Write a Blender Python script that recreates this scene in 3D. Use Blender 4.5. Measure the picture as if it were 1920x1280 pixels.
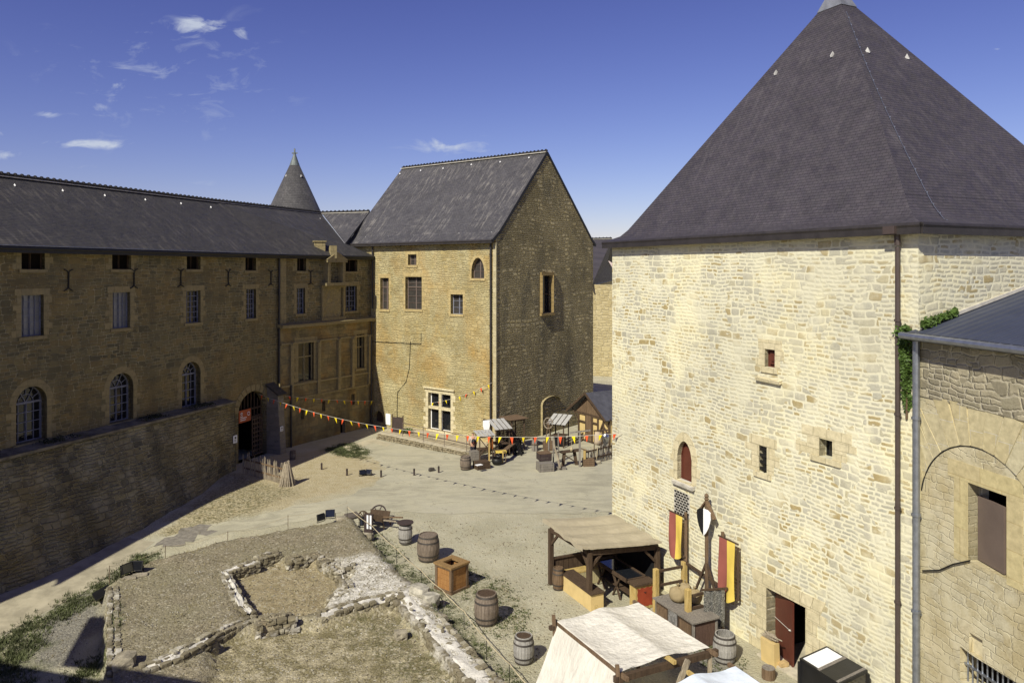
import bpy, math, random
from mathutils import Vector, Matrix, noise as mnoise
from mathutils.geometry import tessellate_polygon, delaunay_2d_cdt
for o in list(bpy.data.objects): bpy.data.objects.remove(o)
S = bpy.context.scene
random.seed(7)
# ------------------------------------------------------------------ camera
H = 12.0; F = 1430.0; CX = 960.0; HY = 505.0
cd = bpy.data.cameras.new("camera"); cam = bpy.data.objects.new("camera", cd); S.collection.objects.link(cam)
cam.location = (0, 0, H); cam.rotation_euler = (math.radians(90), 0, 0)
cd.sensor_width = 36; cd.lens = 36 * F / 1920; cd.shift_y = -(640 - HY) / 1920; cd.clip_start = .1; cd.clip_end = 20000
S.camera = cam
# ------------------------------------------------------------------ sun, sky, exposure
SUN_EL = math.radians(41.5); TRV = Vector((.522, .853)).normalized()
sd = bpy.data.lights.new("sun", 'SUN'); sd.energy = 4.6; sd.angle = math.radians(.5); sd.color = (1, .955, .82)
so = bpy.data.objects.new("sun", sd); S.collection.objects.link(so)
sdir = Vector((TRV.x * math.cos(SUN_EL), TRV.y * math.cos(SUN_EL), -math.sin(SUN_EL)))
so.rotation_euler = sdir.to_track_quat('-Z', 'Y').to_euler()
so.location = (-20, -20, 40)
S.view_settings.view_transform = 'Standard'; S.view_settings.look = 'None'
S.view_settings.exposure = 0.3; S.view_settings.gamma = 1; S.view_settings.use_curve_mapping = False
W = bpy.data.worlds.new("World"); S.world = W; W.use_nodes = True
wn = W.node_tree.nodes; wl = W.node_tree.links; wn.clear()
sky = wn.new('ShaderNodeTexSky'); sky.sky_type = 'NISHITA'; sky.sun_disc = False
sky.sun_elevation = SUN_EL; sky.sun_rotation = math.atan2(-TRV.x, -TRV.y); sky.altitude = 300; sky.air_density = 1.0; sky.dust_density = .4; sky.ozone_density = 3.0
bg = wn.new('ShaderNodeBackground'); bg.inputs[1].default_value = .075
wo = wn.new('ShaderNodeOutputWorld')
tc = wn.new('ShaderNodeTexCoord'); sep = wn.new('ShaderNodeSeparateXYZ'); wl.new(tc.outputs['Generated'], sep.inputs[0])
def wm(op, a, b=None):
    n = wn.new('ShaderNodeMath'); n.operation = op
    for i, v in enumerate((a, b)):
        if v is None: continue
        if isinstance(v, (int, float)): n.inputs[i].default_value = v
        else: wl.new(v, n.inputs[i])
    return n.outputs[0]
ysafe = wm('MAXIMUM', sep.outputs[1], .05)
pu = wm('DIVIDE', sep.outputs[0], ysafe); pv = wm('DIVIDE', sep.outputs[2], ysafe)
cmb = wn.new('ShaderNodeCombineXYZ'); wl.new(pu, cmb.inputs[0]); wl.new(pv, cmb.inputs[1])
wsc = wn.new('ShaderNodeVectorMath'); wsc.operation = 'MULTIPLY'; wl.new(cmb.outputs[0], wsc.inputs[0]); wsc.inputs[1].default_value = (1, 2.4, 1)
nz = wn.new('ShaderNodeTexNoise'); nz.inputs['Scale'].default_value = 16; nz.inputs['Detail'].default_value = 8; nz.inputs['Roughness'].default_value = .62; nz.inputs['Distortion'].default_value = .6
wl.new(wsc.outputs[0], nz.inputs['Vector'])
acc = 0.0
for (cx, cy, rx, ry, a) in [(372,50,62,24,1.1),(457,62,24,18,.8),(228,160,24,13,.6),(230,132,24,10,.4),(88,215,34,10,.85),(165,271,125,12,1.05),
        (15,248,36,10,.7),(12,292,52,14,.9),(838,272,125,24,.75),(915,288,24,18,.5),(632,317,62,9,.55),(184,204,20,16,.55),(130,315,60,9,.4),
        (300,140,330,170,.40),(1870,92,14,6,.7),(1296,178,14,7,.35),(0,225,14,8,.6),(370,344,60,9,.25)]:
    v = wn.new('ShaderNodeVectorMath'); v.operation = 'SUBTRACT'; wl.new(cmb.outputs[0], v.inputs[0]); v.inputs[1].default_value = ((cx - CX) / F, (HY - cy) / F, 0)
    v2 = wn.new('ShaderNodeVectorMath'); v2.operation = 'MULTIPLY'; wl.new(v.outputs[0], v2.inputs[0]); v2.inputs[1].default_value = (F / rx, F / ry, 0)
    v3 = wn.new('ShaderNodeVectorMath'); v3.operation = 'LENGTH'; wl.new(v2.outputs[0], v3.inputs[0])
    acc = wm('ADD', acc, wm('MULTIPLY', wm('MAXIMUM', wm('SUBTRACT', 1.0, v3.outputs['Value']), 0.0), a))
sharp = wm('MAXIMUM', wm('ADD', wm('MULTIPLY', acc, .9), wm('SUBTRACT', wm('MULTIPLY', nz.outputs['Fac'], 4.4), 2.62)), 0.0)
cl = wm('MULTIPLY', sharp, wm('MINIMUM', wm('MULTIPLY', acc, 1.6), 1.0))
front = wm('GREATER_THAN', sep.outputs[1], .05)
cl = wm('MINIMUM', wm('MULTIPLY', cl, front), .8)
mx = wn.new('ShaderNodeMixRGB'); wl.new(cl, mx.inputs[0]); mx.inputs[2].default_value = (6.6, 7.2, 8.2, 1)
ssc = wn.new('ShaderNodeSeparateColor'); wl.new(sky.outputs[0], ssc.inputs[0]); tint = wn.new('ShaderNodeCombineColor')   # deeper, cleaner blue than the raw sky model
for i, (k_, g_) in enumerate(((.60, 1.34), (.375, 1.45), (.80, 1.15))): wl.new(wm('MULTIPLY', wm('POWER', wm('MINIMUM', ssc.outputs[i], 14.0), g_), k_), tint.inputs[i])
wl.new(tint.outputs[0], mx.inputs[1])
wl.new(mx.outputs[0], bg.inputs[0]); wl.new(bg.outputs[0], wo.inputs[0])
# ------------------------------------------------------------------ helpers
def V(*a): return Vector(a)
def gp(x, y, z=0.0):
    D = (H - z) * F / (y - HY); return V((x - CX) / F * D, D, z)
def at(x, y, D): return V((x - CX) / F * D, D, H - (y - HY) / F * D)
class Fr:
    def __init__(s, o, d, flip=False):
        s.o = Vector(o[:2]); s.d = Vector(d).normalized(); s.n = V(s.d.y, -s.d.x)
        if flip: s.n = -s.n
    def P(s, u, z, out=0.0): q = s.o + s.d * u + s.n * out; return V(q.x, q.y, z)
    def hit(s, px, py):
        r = (px - CX) / F; u = (r * s.o.y - s.o.x) / (s.d.x - r * s.d.y); Y = s.o.y + u * s.d.y
        return u, H - (py - HY) / F * Y
    def R(s, xl, xr, yt, yb, xm=None):
        xm = (xl + xr) / 2 if xm is None else xm
        return (s.hit(xl, yt)[0], s.hit(xr, yt)[0], s.hit(xm, yb)[1], s.hit(xm, yt)[1])
ORG = {}
class MB:
    def __init__(s): s.v = []; s.f = []; s.M = Matrix.Identity(4)
    def add(s, vs, fs):
        b = len(s.v); s.v += [s.M @ Vector(v) for v in vs]; s.f += [tuple(i + b for i in f) for f in fs]; return s
    def box(s, c, size, rz=0, mat=None):
        x, y, z = [q / 2 for q in size]; R = mat or Matrix.Rotation(rz, 3, 'Z'); c = Vector(c)
        vs = [c + R @ V(a * x, b * y, d * z) for d in (-1, 1) for b in (-1, 1) for a in (-1, 1)]
        return s.add(vs, [(0,2,3,1),(4,5,7,6),(0,1,5,4),(2,6,7,3),(0,4,6,2),(1,3,7,5)])
    def beam(s, p, q, w, h=None, up=(0, 0, 1)):
        p = Vector(p); q = Vector(q); h = h or w; a = (q - p).normalized(); up = Vector(up)
        if abs(a.dot(up)) > .98: up = V(0, 1, 0) if abs(a.y) < .9 else V(1, 0, 0)
        t = a.cross(up).normalized(); b = t.cross(a)
        vs = [e + t * (i * w / 2) + b * (j * h / 2) for e in (p, q) for (i, j) in ((-1,-1),(1,-1),(1,1),(-1,1))]
        return s.add(vs, [(0,1,2,3),(7,6,5,4),(0,4,5,1),(1,5,6,2),(2,6,7,3),(3,7,4,0)])
    def tube(s, pts, r, seg=8, r2=None, cap=True):
        pts = [Vector(p) for p in pts]; n = len(pts); rings = []
        for i, p in enumerate(pts):
            a = (pts[min(i+1, n-1)] - pts[max(i-1, 0)]).normalized()
            up = V(0,0,1) if abs(a.z) < .9 else V(1,0,0)
            t = a.cross(up).normalized(); b = t.cross(a)
            rr = (r if r2 is None else r + (r2 - r) * i / (n - 1)) if not isinstance(r, (list, tuple)) else r[i]
            rings += [p + (t * math.cos(k*2*math.pi/seg) + b * math.sin(k*2*math.pi/seg)) * rr for k in range(seg)]
        fs = [(i*seg+k, i*seg+(k+1)%seg, (i+1)*seg+(k+1)%seg, (i+1)*seg+k) for i in range(n-1) for k in range(seg)]
        if cap: fs += [tuple(range(seg))[::-1], tuple((n-1)*seg+k for k in range(seg))]
        return s.add(rings, fs)
    def lathe(s, c, prof, seg=20, cap=True, sx=1, sy=1):
        c = Vector(c); vs = [c + V(r*sx*math.cos(k*2*math.pi/seg), r*sy*math.sin(k*2*math.pi/seg), z) for (r, z) in prof for k in range(seg)]; n = len(prof)
        fs = [(i*seg+k, i*seg+(k+1)%seg, (i+1)*seg+(k+1)%seg, (i+1)*seg+k) for i in range(n-1) for k in range(seg)]
        if cap: fs += [tuple(range(seg))[::-1], tuple((n-1)*seg+k for k in range(seg))]
        return s.add(vs, fs)
    def slab(s, pts, t, nrm=None):
        pts = [Vector(p) for p in pts]; n = len(pts)
        if nrm is None:
            nrm = (pts[1]-pts[0]).cross(pts[2]-pts[0]).normalized()
            if nrm.z < 0: nrm = -nrm
        nrm = Vector(nrm); low = [p - nrm * t for p in pts]
        return s.add(pts + low, [tuple(range(n)), tuple(range(2*n-1, n-1, -1))] + [(i, i+n, (i+1)%n+n, (i+1)%n) for i in range(n)])
    def grid(s, fn, nu, nv):
        vs = [fn(i/nu, j/nv) for j in range(nv+1) for i in range(nu+1)]; w = nu+1
        return s.add(vs, [(j*w+i, j*w+i+1, (j+1)*w+i+1, (j+1)*w+i) for j in range(nv) for i in range(nu)])
    def rock(s, c, size, rz=0, j=.16, tilt=0):
        R = Matrix.Rotation(rz, 3, 'Z') @ Matrix.Rotation(tilt, 3, 'X'); c = Vector(c); vs = []; idx = {}
        for x in (-1,0,1):
            for y in (-1,0,1):
                for z in (-1,0,1):
                    if x == y == z == 0: continue
                    v = V(x,y,z); L = v.length; v = v * (1/L)**.36
                    v = V(*[v[k]*size[k]/2*(1+random.uniform(-j,j)) for k in range(3)])
                    idx[(x,y,z)] = len(vs); vs.append(c + R @ v)
        fs = []
        for ax in range(3):
            for sgn in (-1, 1):
                o = [k for k in range(3) if k != ax]
                for a in (-1,0):
                    for b in (-1,0):
                        q = []
                        for (da, db) in ((0,0),(1,0),(1,1),(0,1)):
                            k = [0,0,0]; k[ax] = sgn; k[o[0]] = a+da; k[o[1]] = b+db; q.append(idx[tuple(k)])
                        if (sgn > 0) ^ (ax == 1): fs.append(tuple(q))
                        else: fs.append(tuple(q[::-1]))
        return s.add(vs, fs)
    def build(s, name, mat, parent=None, smooth=False, bevel=0, kind=None, uvfn=None):
        me = bpy.data.meshes.new(name); o = bpy.data.objects.new(name, me); S.collection.objects.link(o)
        org = ORG.get(parent.name, V(0,0,0)) if parent else V(0,0,0)
        me.from_pydata([tuple(v - org) for v in s.v], [], s.f); me.update()
        uv = me.uv_layers.new(name="UVMap"); 
        data = [0.0] * (2 * len(me.loops))
        for p in me.polygons:
            n = p.normal
            if abs(n.z) > .97: t = V(1,0,0); b = V(0,1,0)
            else:
                t = V(0,0,1).cross(n).normalized(); b = n.cross(t)
            for li in p.loop_indices:
                co = me.vertices[me.loops[li].vertex_index].co + org
                data[2*li], data[2*li+1] = uvfn(co) if uvfn else (co.dot(t), co.dot(b))
        uv.data.foreach_set('uv', data)
        if mat: me.materials.append(mat)
        if smooth: me.polygons.foreach_set('use_smooth', [True]*len(me.polygons))
        if bevel:
            md = o.modifiers.new("bevel", 'BEVEL'); md.width = bevel; md.segments = 2; md.limit_method = 'ANGLE'
        if parent: o.parent = parent; ORG[o.name] = org
        if kind: o['kind'] = kind
        return o
def thing(name, label, cat, loc=(0,0,0), group=None):
    o = bpy.data.objects.new(name, None); S.collection.objects.link(o); o.empty_display_size = .3
    o.location = loc; o['label'] = label; o['category'] = cat
    if group: o['group'] = group
    ORG[o.name] = Vector(loc); return o
def tag(o, label, cat, group=None):
    o['label'] = label; o['category'] = cat
    if group: o['group'] = group
    return o
def kids(o): return [c for c in S.collection.objects if c.parent == o]
def copy_tree(o, parent=None):
    c = o.copy(); S.collection.objects.link(c); c.parent = parent
    for ch in kids(o): copy_tree(ch, c)
    return c
def inst(proto, loc, rz, label, used=[], scale=1):
    if proto.name in used: o = copy_tree(proto)
    else: o = proto; used.append(proto.name)
    o.location = loc; o.rotation_euler = (0, 0, rz); o['label'] = label; o.scale = (scale,)*3
    return o
# ------------------------------------------------------------------ materials
class Mt:
    def __init__(s, name, rough=.85, spec=.3, metal=0):
        s.m = bpy.data.materials.new(name); s.m.use_nodes = True; s.t = s.m.node_tree; s.n = s.t.nodes; s.n.clear()
        s.b = s.n.new('ShaderNodeBsdfPrincipled'); s.o = s.n.new('ShaderNodeOutputMaterial'); s.L(s.b.outputs[0], s.o.inputs[0])
        s.b.inputs['Roughness'].default_value = rough; s.b.inputs['Specular IOR Level'].default_value = spec; s.b.inputs['Metallic'].default_value = metal
    def L(s, a, b): s.t.links.new(a, b)
    def put(s, inp, v):
        if hasattr(v, 'links') or hasattr(v, 'is_linked'): s.L(v, inp)
        elif isinstance(v, (tuple, list)): inp.default_value = tuple(v) + ((1,) if len(v) == 3 and inp.type == 'RGBA' else ())
        else: inp.default_value = v
    def uv(s, k='UV'):
        return s.N('ShaderNodeTexCoord').outputs[k]
    def N(s, t, **kw):
        n = s.n.new(t)
        for k, v in kw.items(): setattr(n, k, v)
        return n
    def math(s, op, a, b=0.0, clamp=False):
        n = s.N('ShaderNodeMath', operation=op, use_clamp=clamp); s.put(n.inputs[0], a); s.put(n.inputs[1], b); return n.outputs[0]
    def vm(s, op, a, b):
        n = s.N('ShaderNodeVectorMath', operation=op); s.put(n.inputs[0], a); s.put(n.inputs[1], b); return n.outputs[0]
    def noise(s, vec, sc, det=4, ro=.55, dist=0, out='Fac'):
        n = s.N('ShaderNodeTexNoise'); s.put(n.inputs['Vector'], vec); n.inputs['Scale'].default_value = sc; n.inputs['Detail'].default_value = det
        n.inputs['Roughness'].default_value = ro; n.inputs['Distortion'].default_value = dist; return n.outputs[out]
    def rng(s, v, a, b, c=0.0, d=1.0, smooth=True):
        n = s.N('ShaderNodeMapRange'); 
        if smooth: n.interpolation_type = 'SMOOTHSTEP'
        s.put(n.inputs[0], v)
        for i, q in enumerate((a, b, c, d)): s.put(n.inputs[i+1], q)
        return n.outputs[0]
    def mix(s, f, a, b, mode='MIX'):
        n = s.N('ShaderNodeMixRGB', blend_type=mode); s.put(n.inputs[0], f); s.put(n.inputs[1], a); s.put(n.inputs[2], b); return n.outputs[0]
    def ramp(s, f, stops):
        n = s.N('ShaderNodeValToRGB'); e = n.color_ramp.elements
        while len(e) < len(stops): e.new(.5)
        for k, (p, c) in enumerate(stops): e[k].position = p; e[k].color = tuple(c) + (1,)
        s.put(n.inputs[0], f); return n.outputs[0]
    def bump(s, h, dist=.02, st=1.0):
        n = s.N('ShaderNodeBump'); n.inputs['Distance'].default_value = dist; n.inputs['Strength'].default_value = st; s.put(n.inputs['Height'], h)
        s.L(n.outputs[0], s.b.inputs['Normal'])
    def col(s, c): s.put(s.b.inputs['Base Color'], c); return s.m
def mul(c, k): return tuple(x*k for x in c)
def stone(name, cols, mortar, su=.42, sv=.2, mw=.03, bd=.03, stain=None, stain_amt=.6, mvar=.25, patch=None, big=.45, wav=1.0, tone=.55, bigc=None, rough_e=1.0, zones=()):
    """coursed rubble in metres: rows of random-length stones, some patches of larger stones, raised from the mortar"""
    m = Mt(name, .93, .15); uv = m.uv(); fine = m.noise(uv, 20, 6, .7); mid = m.noise(uv, 4.5, 4, .65)
    w = m.noise(uv, .55, 3, .5, out='Color'); w2 = m.noise(uv, 3.2, 3, out='Color'); w3 = m.noise(uv, 11, 2, out='Color')
    p = m.vm('ADD', uv, m.vm('MULTIPLY', m.vm('SUBTRACT', w, (.5,.5,.5)), (.5, .55*wav, 0)))
    p = m.vm('ADD', p, m.vm('MULTIPLY', m.vm('SUBTRACT', w2, (.5,.5,.5)), (.16, .11*wav, 0)))
    p = m.vm('ADD', p, m.vm('MULTIPLY', m.vm('SUBTRACT', w3, (.5,.5,.5)), (.04*wav, .035*wav, 0)))
    sp = m.N('ShaderNodeSeparateXYZ'); m.L(p, sp.inputs[0])
    def layer(w_, h_, seed):
        vs = m.math('DIVIDE', sp.outputs[1], h_); row = m.math('FLOOR', vs); fv = m.math('FRACT', vs)
        dv = m.math('MULTIPLY', m.math('SUBTRACT', .5, m.math('ABSOLUTE', m.math('SUBTRACT', fv, .5))), h_)
        rw = m.N('ShaderNodeTexWhiteNoise', noise_dimensions='1D'); m.L(row, rw.inputs['W']); 
        k = m.math('ADD', m.math('MULTIPLY', rw.outputs['Value'], .7), .65)
        W_ = m.math('ADD', m.math('MULTIPLY', m.math('DIVIDE', sp.outputs[0], w_), k), m.math('ADD', m.math('MULTIPLY', row, 37.73), seed))
        f = m.N('ShaderNodeTexVoronoi', voronoi_dimensions='1D'); f.inputs['Scale'].default_value = 1; f.inputs['Randomness'].default_value = .8; m.L(W_, f.inputs['W'])
        e = m.N('ShaderNodeTexVoronoi', voronoi_dimensions='1D', feature='DISTANCE_TO_EDGE'); e.inputs['Scale'].default_value = 1; e.inputs['Randomness'].default_value = .8; m.L(W_, e.inputs['W'])
        du = m.math('MULTIPLY', e.outputs['Distance'], w_); n = m.N('ShaderNodeMath', operation='SMOOTH_MIN'); m.L(dv, n.inputs[0]); m.L(du, n.inputs[1]); n.inputs[2].default_value = h_*.28
        return n.outputs[0], f.outputs['Color']
    e1, c1 = layer(su, sv, 0.0); e2, c2 = layer(su*1.45, sv*1.9, 11.3)
    sel = m.rng(m.noise(uv, 1.15, 2, .4), .5+(.5-big)*.35, .51+(.5-big)*.35)
    edge = m.math('ADD', e1, m.math('MULTIPLY', sel, m.math('SUBTRACT', e2, e1))); cc = m.mix(sel, c1, c2)
    sc = m.N('ShaderNodeSeparateColor'); m.L(cc, sc.inputs[0]); k = len(cols)
    c = m.ramp(sc.outputs[0], [(i/k, c_) for i, c_ in enumerate(cols)])
    c = m.mix(tone, c, m.ramp(fine, [(.25, (.42,.40,.36)), (.7, (1.12,1.12,1.12))]), 'MULTIPLY'); c = m.mix(tone*.8, c, m.ramp(mid, [(.3, (.72,.70,.66)), (.68, (1.1,1.1,1.1))]), 'MULTIPLY')
    edge = m.math('ADD', edge, m.math('MULTIPLY', m.math('SUBTRACT', m.math('ADD', m.math('MULTIPLY', fine, .6), m.math('MULTIPLY', mid, .4)), .5), mw*2.2*rough_e))
    mm = m.rng(edge, mw*.5, mw*1.35)      # 1 on the stone
    if patch: mm = m.math('MULTIPLY', mm, m.rng(m.noise(uv, patch, 5, .65), .44, .62, 1.0, .18))
    mc = m.mix(m.noise(uv, 3, 5), mul(mortar, 1-mvar), mul(mortar, 1+mvar*.4)); c = m.mix(mm, mc, c)
    c = m.mix(m.rng(m.noise(uv, .16, 5, .6), .35, .7, 0, .35), c, bigc or mul(cols[0], .8))
    if stain:
        sn = m.noise(m.vm('MULTIPLY', uv, (1.0, .28, 0)), .55, 7, .66, .4); c = m.mix(m.math('MULTIPLY', m.rng(sn, .46, .66), stain_amt), c, stain)
    for zi, (zc, za, zs) in enumerate(zones): c = m.mix(m.rng(m.noise(m.vm('ADD', uv, (7.7*zi+3, 2.1*zi, 0)), zs, 5, .62, .5), .48, .62, 0, za), c, m.mix(.55, c, m.mix(1.0, m.mix(.5, c, (.5,.5,.5)), mul(zc, 2.0), 'MULTIPLY')))
    h = m.math('ADD', m.rng(edge, 0, mw*2.4), m.math('ADD', m.math('MULTIPLY', sc.outputs[1], .5), m.math('MULTIPLY', fine, .4)))
    m.bump(h, bd); return m.col(c)
def ashlar(name, a, b, bw=.55, bh=.3, mort=None, bd=.01):
    m = Mt(name, .9, .15); uv = m.uv(); t = m.N('ShaderNodeTexBrick'); m.L(m.vm('ADD', uv, m.vm('MULTIPLY', m.noise(uv, 3, 3, out='Color'), (.03,.03,0))), t.inputs['Vector'])
    t.inputs['Scale'].default_value = 1; t.inputs['Brick Width'].default_value = bw; t.inputs['Row Height'].default_value = bh; t.inputs['Mortar Size'].default_value = .008
    t.inputs['Color1'].default_value = tuple(a)+(1,); t.inputs['Color2'].default_value = tuple(b)+(1,); t.inputs['Mortar'].default_value = tuple(mort or mul(a, .7))+(1,)
    f = m.noise(uv, 6, 7, .68); c = m.mix(.6, t.outputs['Color'], m.ramp(f, [(.3, (.5,.48,.42)), (.7, (1.12,1.1,1.05))]), 'MULTIPLY')
    m.bump(m.math('ADD', f, m.math('MULTIPLY', t.outputs['Fac'], -1.0)), bd); return m.col(c)
def slate(name, a, b, streak, amt, lich=0.0, row=.13, bw=.24):
    m = Mt(name, .62, .4); uv = m.uv(); t = m.N('ShaderNodeTexBrick'); m.L(uv, t.inputs['Vector'])
    t.inputs['Scale'].default_value = 1; t.inputs['Brick Width'].default_value = bw; t.inputs['Row Height'].default_value = row; t.inputs['Mortar Size'].default_value = .006
    t.inputs['Mortar Smooth'].default_value = .4; t.inputs['Color1'].default_value = tuple(a)+(1,); t.inputs['Color2'].default_value = tuple(b)+(1,); t.inputs['Mortar'].default_value = tuple(mul(a, .55))+(1,)
    c = t.outputs['Color']
    s2 = m.noise(m.vm('MULTIPLY', uv, (5.0, .9*1, 0)), 1.0, 5, .6); lg = m.noise(uv, .25, 5, .6)
    c = m.mix(m.math('MULTIPLY', m.math('MULTIPLY', m.rng(s2, .48, .72), m.rng(lg, .35, .62)), amt), c, streak)
    c = m.mix(.5, c, m.ramp(m.noise(uv, 1.1, 6, .65), [(.3, (.58,.56,.55)), (.72, (1.3,1.27,1.25))]), 'MULTIPLY'); c = m.mix(.35, c, m.ramp(m.noise(uv, .3, 4, .6), [(.35, (.75,.73,.72)), (.65, (1.15,1.13,1.12))]), 'MULTIPLY')
    if lich: c = m.mix(m.rng(m.noise(uv, 7.5, 3, .6), .70, .76, 0, lich), c, (.34,.33,.29))
    ud = m.N('ShaderNodeSeparateXYZ'); m.L(uv, ud.inputs[0])
    saw = m.math('FRACT', m.math('DIVIDE', ud.outputs[1], row))
    m.bump(m.math('ADD', m.math('MULTIPLY', saw, -.8), m.math('ADD', m.math('MULTIPLY', t.outputs['Fac'], -.6), m.math('MULTIPLY', m.noise(uv, 9, 3), .5))), .018)
    m.put(m.b.inputs['Roughness'], m.rng(m.noise(uv, 3, 3), .3, .7, .5, .8)); return m.col(c)
def wood(name, a, b, rough=.8, sc=1.0, coord='Object', spec=.25):
    m = Mt(name, rough, spec); c = m.uv(coord); w = m.noise(m.vm('MULTIPLY', c, (9*sc, 9*sc, .9*sc)), 2.2, 5, .65, .5); f = m.noise(c, 28, 4, .6); g = m.noise(c, 1.7, 3, .5)
    col = m.mix(m.rng(w, .3, .7), a, b); col = m.mix(.5, col, m.ramp(f, [(.3,(.6,.6,.6)),(.7,(1.15,1.15,1.15))]), 'MULTIPLY')
    col = m.mix(m.rng(g, .5, .75, 0, .4), col, mul(a, .6)); m.bump(m.math('ADD', w, f), .006); return m.col(col)
def plain(name, c, rough=.7, spec=.3, metal=0, var=.25, sc=3, bd=.004):
    m = Mt(name, rough, spec, metal); uv = m.uv('Object'); f = m.noise(uv, sc, 6, .65)
    col = m.mix(m.rng(f, .3, .7), mul(c, 1-var), mul(c, 1+var*.6))
    if bd: m.bump(m.noise(uv, sc*9, 3), bd)
    return m.col(col)
def cloth(name, c, fold=.02):
    m = Mt(name, .9, .1); uv = m.uv('Object'); f = m.noise(uv, 1.6, 5, .6); g = m.noise(m.vm('MULTIPLY', uv, (1,1,.25)), 6, 3)
    m.bump(m.math('ADD', g, m.math('MULTIPLY', m.noise(uv, 60, 2), .12)), fold)
    return m.col(m.mix(m.rng(f, .35, .7), mul(c, .86), c))
TOWER = stone('tower_rubble', [(.48,.455,.345), (.55,.52,.40), (.43,.41,.32), (.57,.54,.42), (.48,.465,.37), (.54,.49,.32), (.42,.33,.155)], (.72,.68,.49), .29, .125, .027, .008, mvar=.06, patch=.9, tone=.5, wav=.6, big=.4, zones=(((.70,.66,.48),.8,.45),))
HOUSE = stone('ochre_rubble', [(.37,.30,.135), (.44,.365,.175), (.39,.34,.19), (.48,.41,.215), (.34,.28,.135)], (.51,.445,.25), .30, .14, .015, .035, stain=(.40,.275,.10), stain_amt=.55, patch=.5, zones=(((.56,.52,.36),.75,.30),((.42,.27,.085),.8,.22),((.28,.25,.17),.5,.5)))
GABLE = stone('gable_rubble', [(.54,.45,.235), (.62,.52,.27), (.45,.385,.22), (.66,.56,.31)], (.46,.38,.20), .34, .155, .030, .16, stain=(.20,.18,.12), stain_amt=.7, big=.35, zones=(((.20,.18,.12),.7,.25),))
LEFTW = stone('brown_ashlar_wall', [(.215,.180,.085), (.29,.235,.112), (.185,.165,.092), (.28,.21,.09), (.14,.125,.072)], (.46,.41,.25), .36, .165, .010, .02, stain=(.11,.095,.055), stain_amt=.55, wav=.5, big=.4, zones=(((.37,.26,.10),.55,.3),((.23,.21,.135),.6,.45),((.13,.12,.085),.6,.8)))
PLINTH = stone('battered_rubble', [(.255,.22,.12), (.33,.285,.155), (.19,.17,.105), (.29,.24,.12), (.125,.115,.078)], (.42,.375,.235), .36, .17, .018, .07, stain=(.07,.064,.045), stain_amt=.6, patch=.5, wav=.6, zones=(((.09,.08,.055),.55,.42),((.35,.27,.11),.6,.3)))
ANNEX = stone('weathered_annex_stone', [(.53,.47,.30), (.58,.52,.34), (.52,.48,.35), (.60,.55,.38), (.50,.44,.28)], (.57,.52,.36), .42, .17, .007, .012, stain=(.46,.39,.22), stain_amt=.5, patch=1.6, wav=1.1, tone=.85, mvar=.1, zones=(((.66,.62,.50),.9,.5),((.40,.34,.20),.85,.55)))
FARW = stone('far_wall_stone', [(.52,.44,.24), (.58,.49,.28), (.46,.38,.2)], (.62,.53,.32), .6, .3, .02, .05)
QUOIN = ashlar('pale_dressed_stone', (.60,.53,.34), (.66,.59,.40), .5, .36)
QUOINH = ashlar('ochre_dressed_stone', (.50,.40,.20), (.44,.34,.16), .5, .36)
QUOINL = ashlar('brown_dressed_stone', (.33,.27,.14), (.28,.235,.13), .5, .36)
RUIN = stone('ruin_rubble', [(.22,.18,.11), (.30,.25,.16), (.18,.15,.10), (.36,.31,.21)], (.40,.35,.24), .3, .16, .02, .05)
SL_T = slate('plum_slate', (.064,.056,.064), (.051,.046,.053), (.11,.10,.105), .45, .25, .11, .2)
SL_H = slate('streaked_grey_slate', (.080,.077,.080), (.060,.058,.062), (.25,.235,.21), .75, .9)
SL_L = slate('dark_grey_slate', (.057,.053,.049), (.044,.042,.040), (.15,.135,.11), .65, .25)
SL_C = slate('turret_slate', (.085,.082,.08), (.06,.058,.057), (.18,.17,.16), .4, .3, .16, .16)
LEAD = plain('lead_sheet', (.30,.31,.32), .45, .5, .5, .3, 2)
LEADL = plain('pale_mortar_fillet', (.5,.47,.40), .9)
ZINC = plain('zinc_pipe', (.30,.32,.36), .38, .5, .75, .2, 6)
BPIPE = plain('brown_pipe', (.065,.047,.040), .45, .5, 0, .15)
DPIPE = plain('dark_pipe', (.035,.03,.028), .5, .4)
IRON = plain('black_iron', (.02,.019,.018), .5, .4, .3)
SHEET = plain('blue_grey_sheet_metal', (.075,.085,.115), .42, .5, .4, .12, 1)
DWOOD = wood('dark_oak', (.055,.035,.022), (.10,.066,.040))
BWOOD = wood('brown_timber', (.11,.07,.04), (.20,.135,.08))
GWOOD = wood('weathered_grey_wood', (.15,.135,.115), (.27,.24,.20))
YWOOD = wood('fresh_yellow_timber', (.38,.26,.08), (.56,.42,.17))
OWOOD = wood('orange_varnished_wood', (.28,.13,.04), (.38,.20,.07))
LWOOD = wood('pale_driftwood', (.21,.17,.12), (.42,.36,.26))
WBOARD = wood('whitewashed_boards', (.36,.35,.32), (.50,.49,.45))
PANEL = plain('cream_ply_panel', (.60,.45,.20), .7, .2, 0, .1, 2)
REDP = plain('red_painted_panel', (.30,.055,.025), .55, .3, 0, .2)
RED = plain('oxblood_paint', (.105,.030,.018), .5, .4, 0, .12, 1.2)
TAUPE = plain('taupe_painted_metal', (.145,.108,.088), .5, .4, 0, .12, 1.2)
BLUEF = plain('blue_grey_window_paint', (.19,.195,.235), .6)
LEADGL = plain('diamond_leaded_glass', (.05,.045,.04), .3, .5)
GLASS = Mt('window_glass', .07, .6).col((.012,.013,.016))
CURT = plain('curtained_glass', (.20,.20,.20), .35, .5, 0, .2, 2)
BLACK = plain('black_board', (.012,.012,.013), .4, .4)
DARKIN = plain('dark_interior', (.012,.010,.008), .95, 0)
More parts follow.
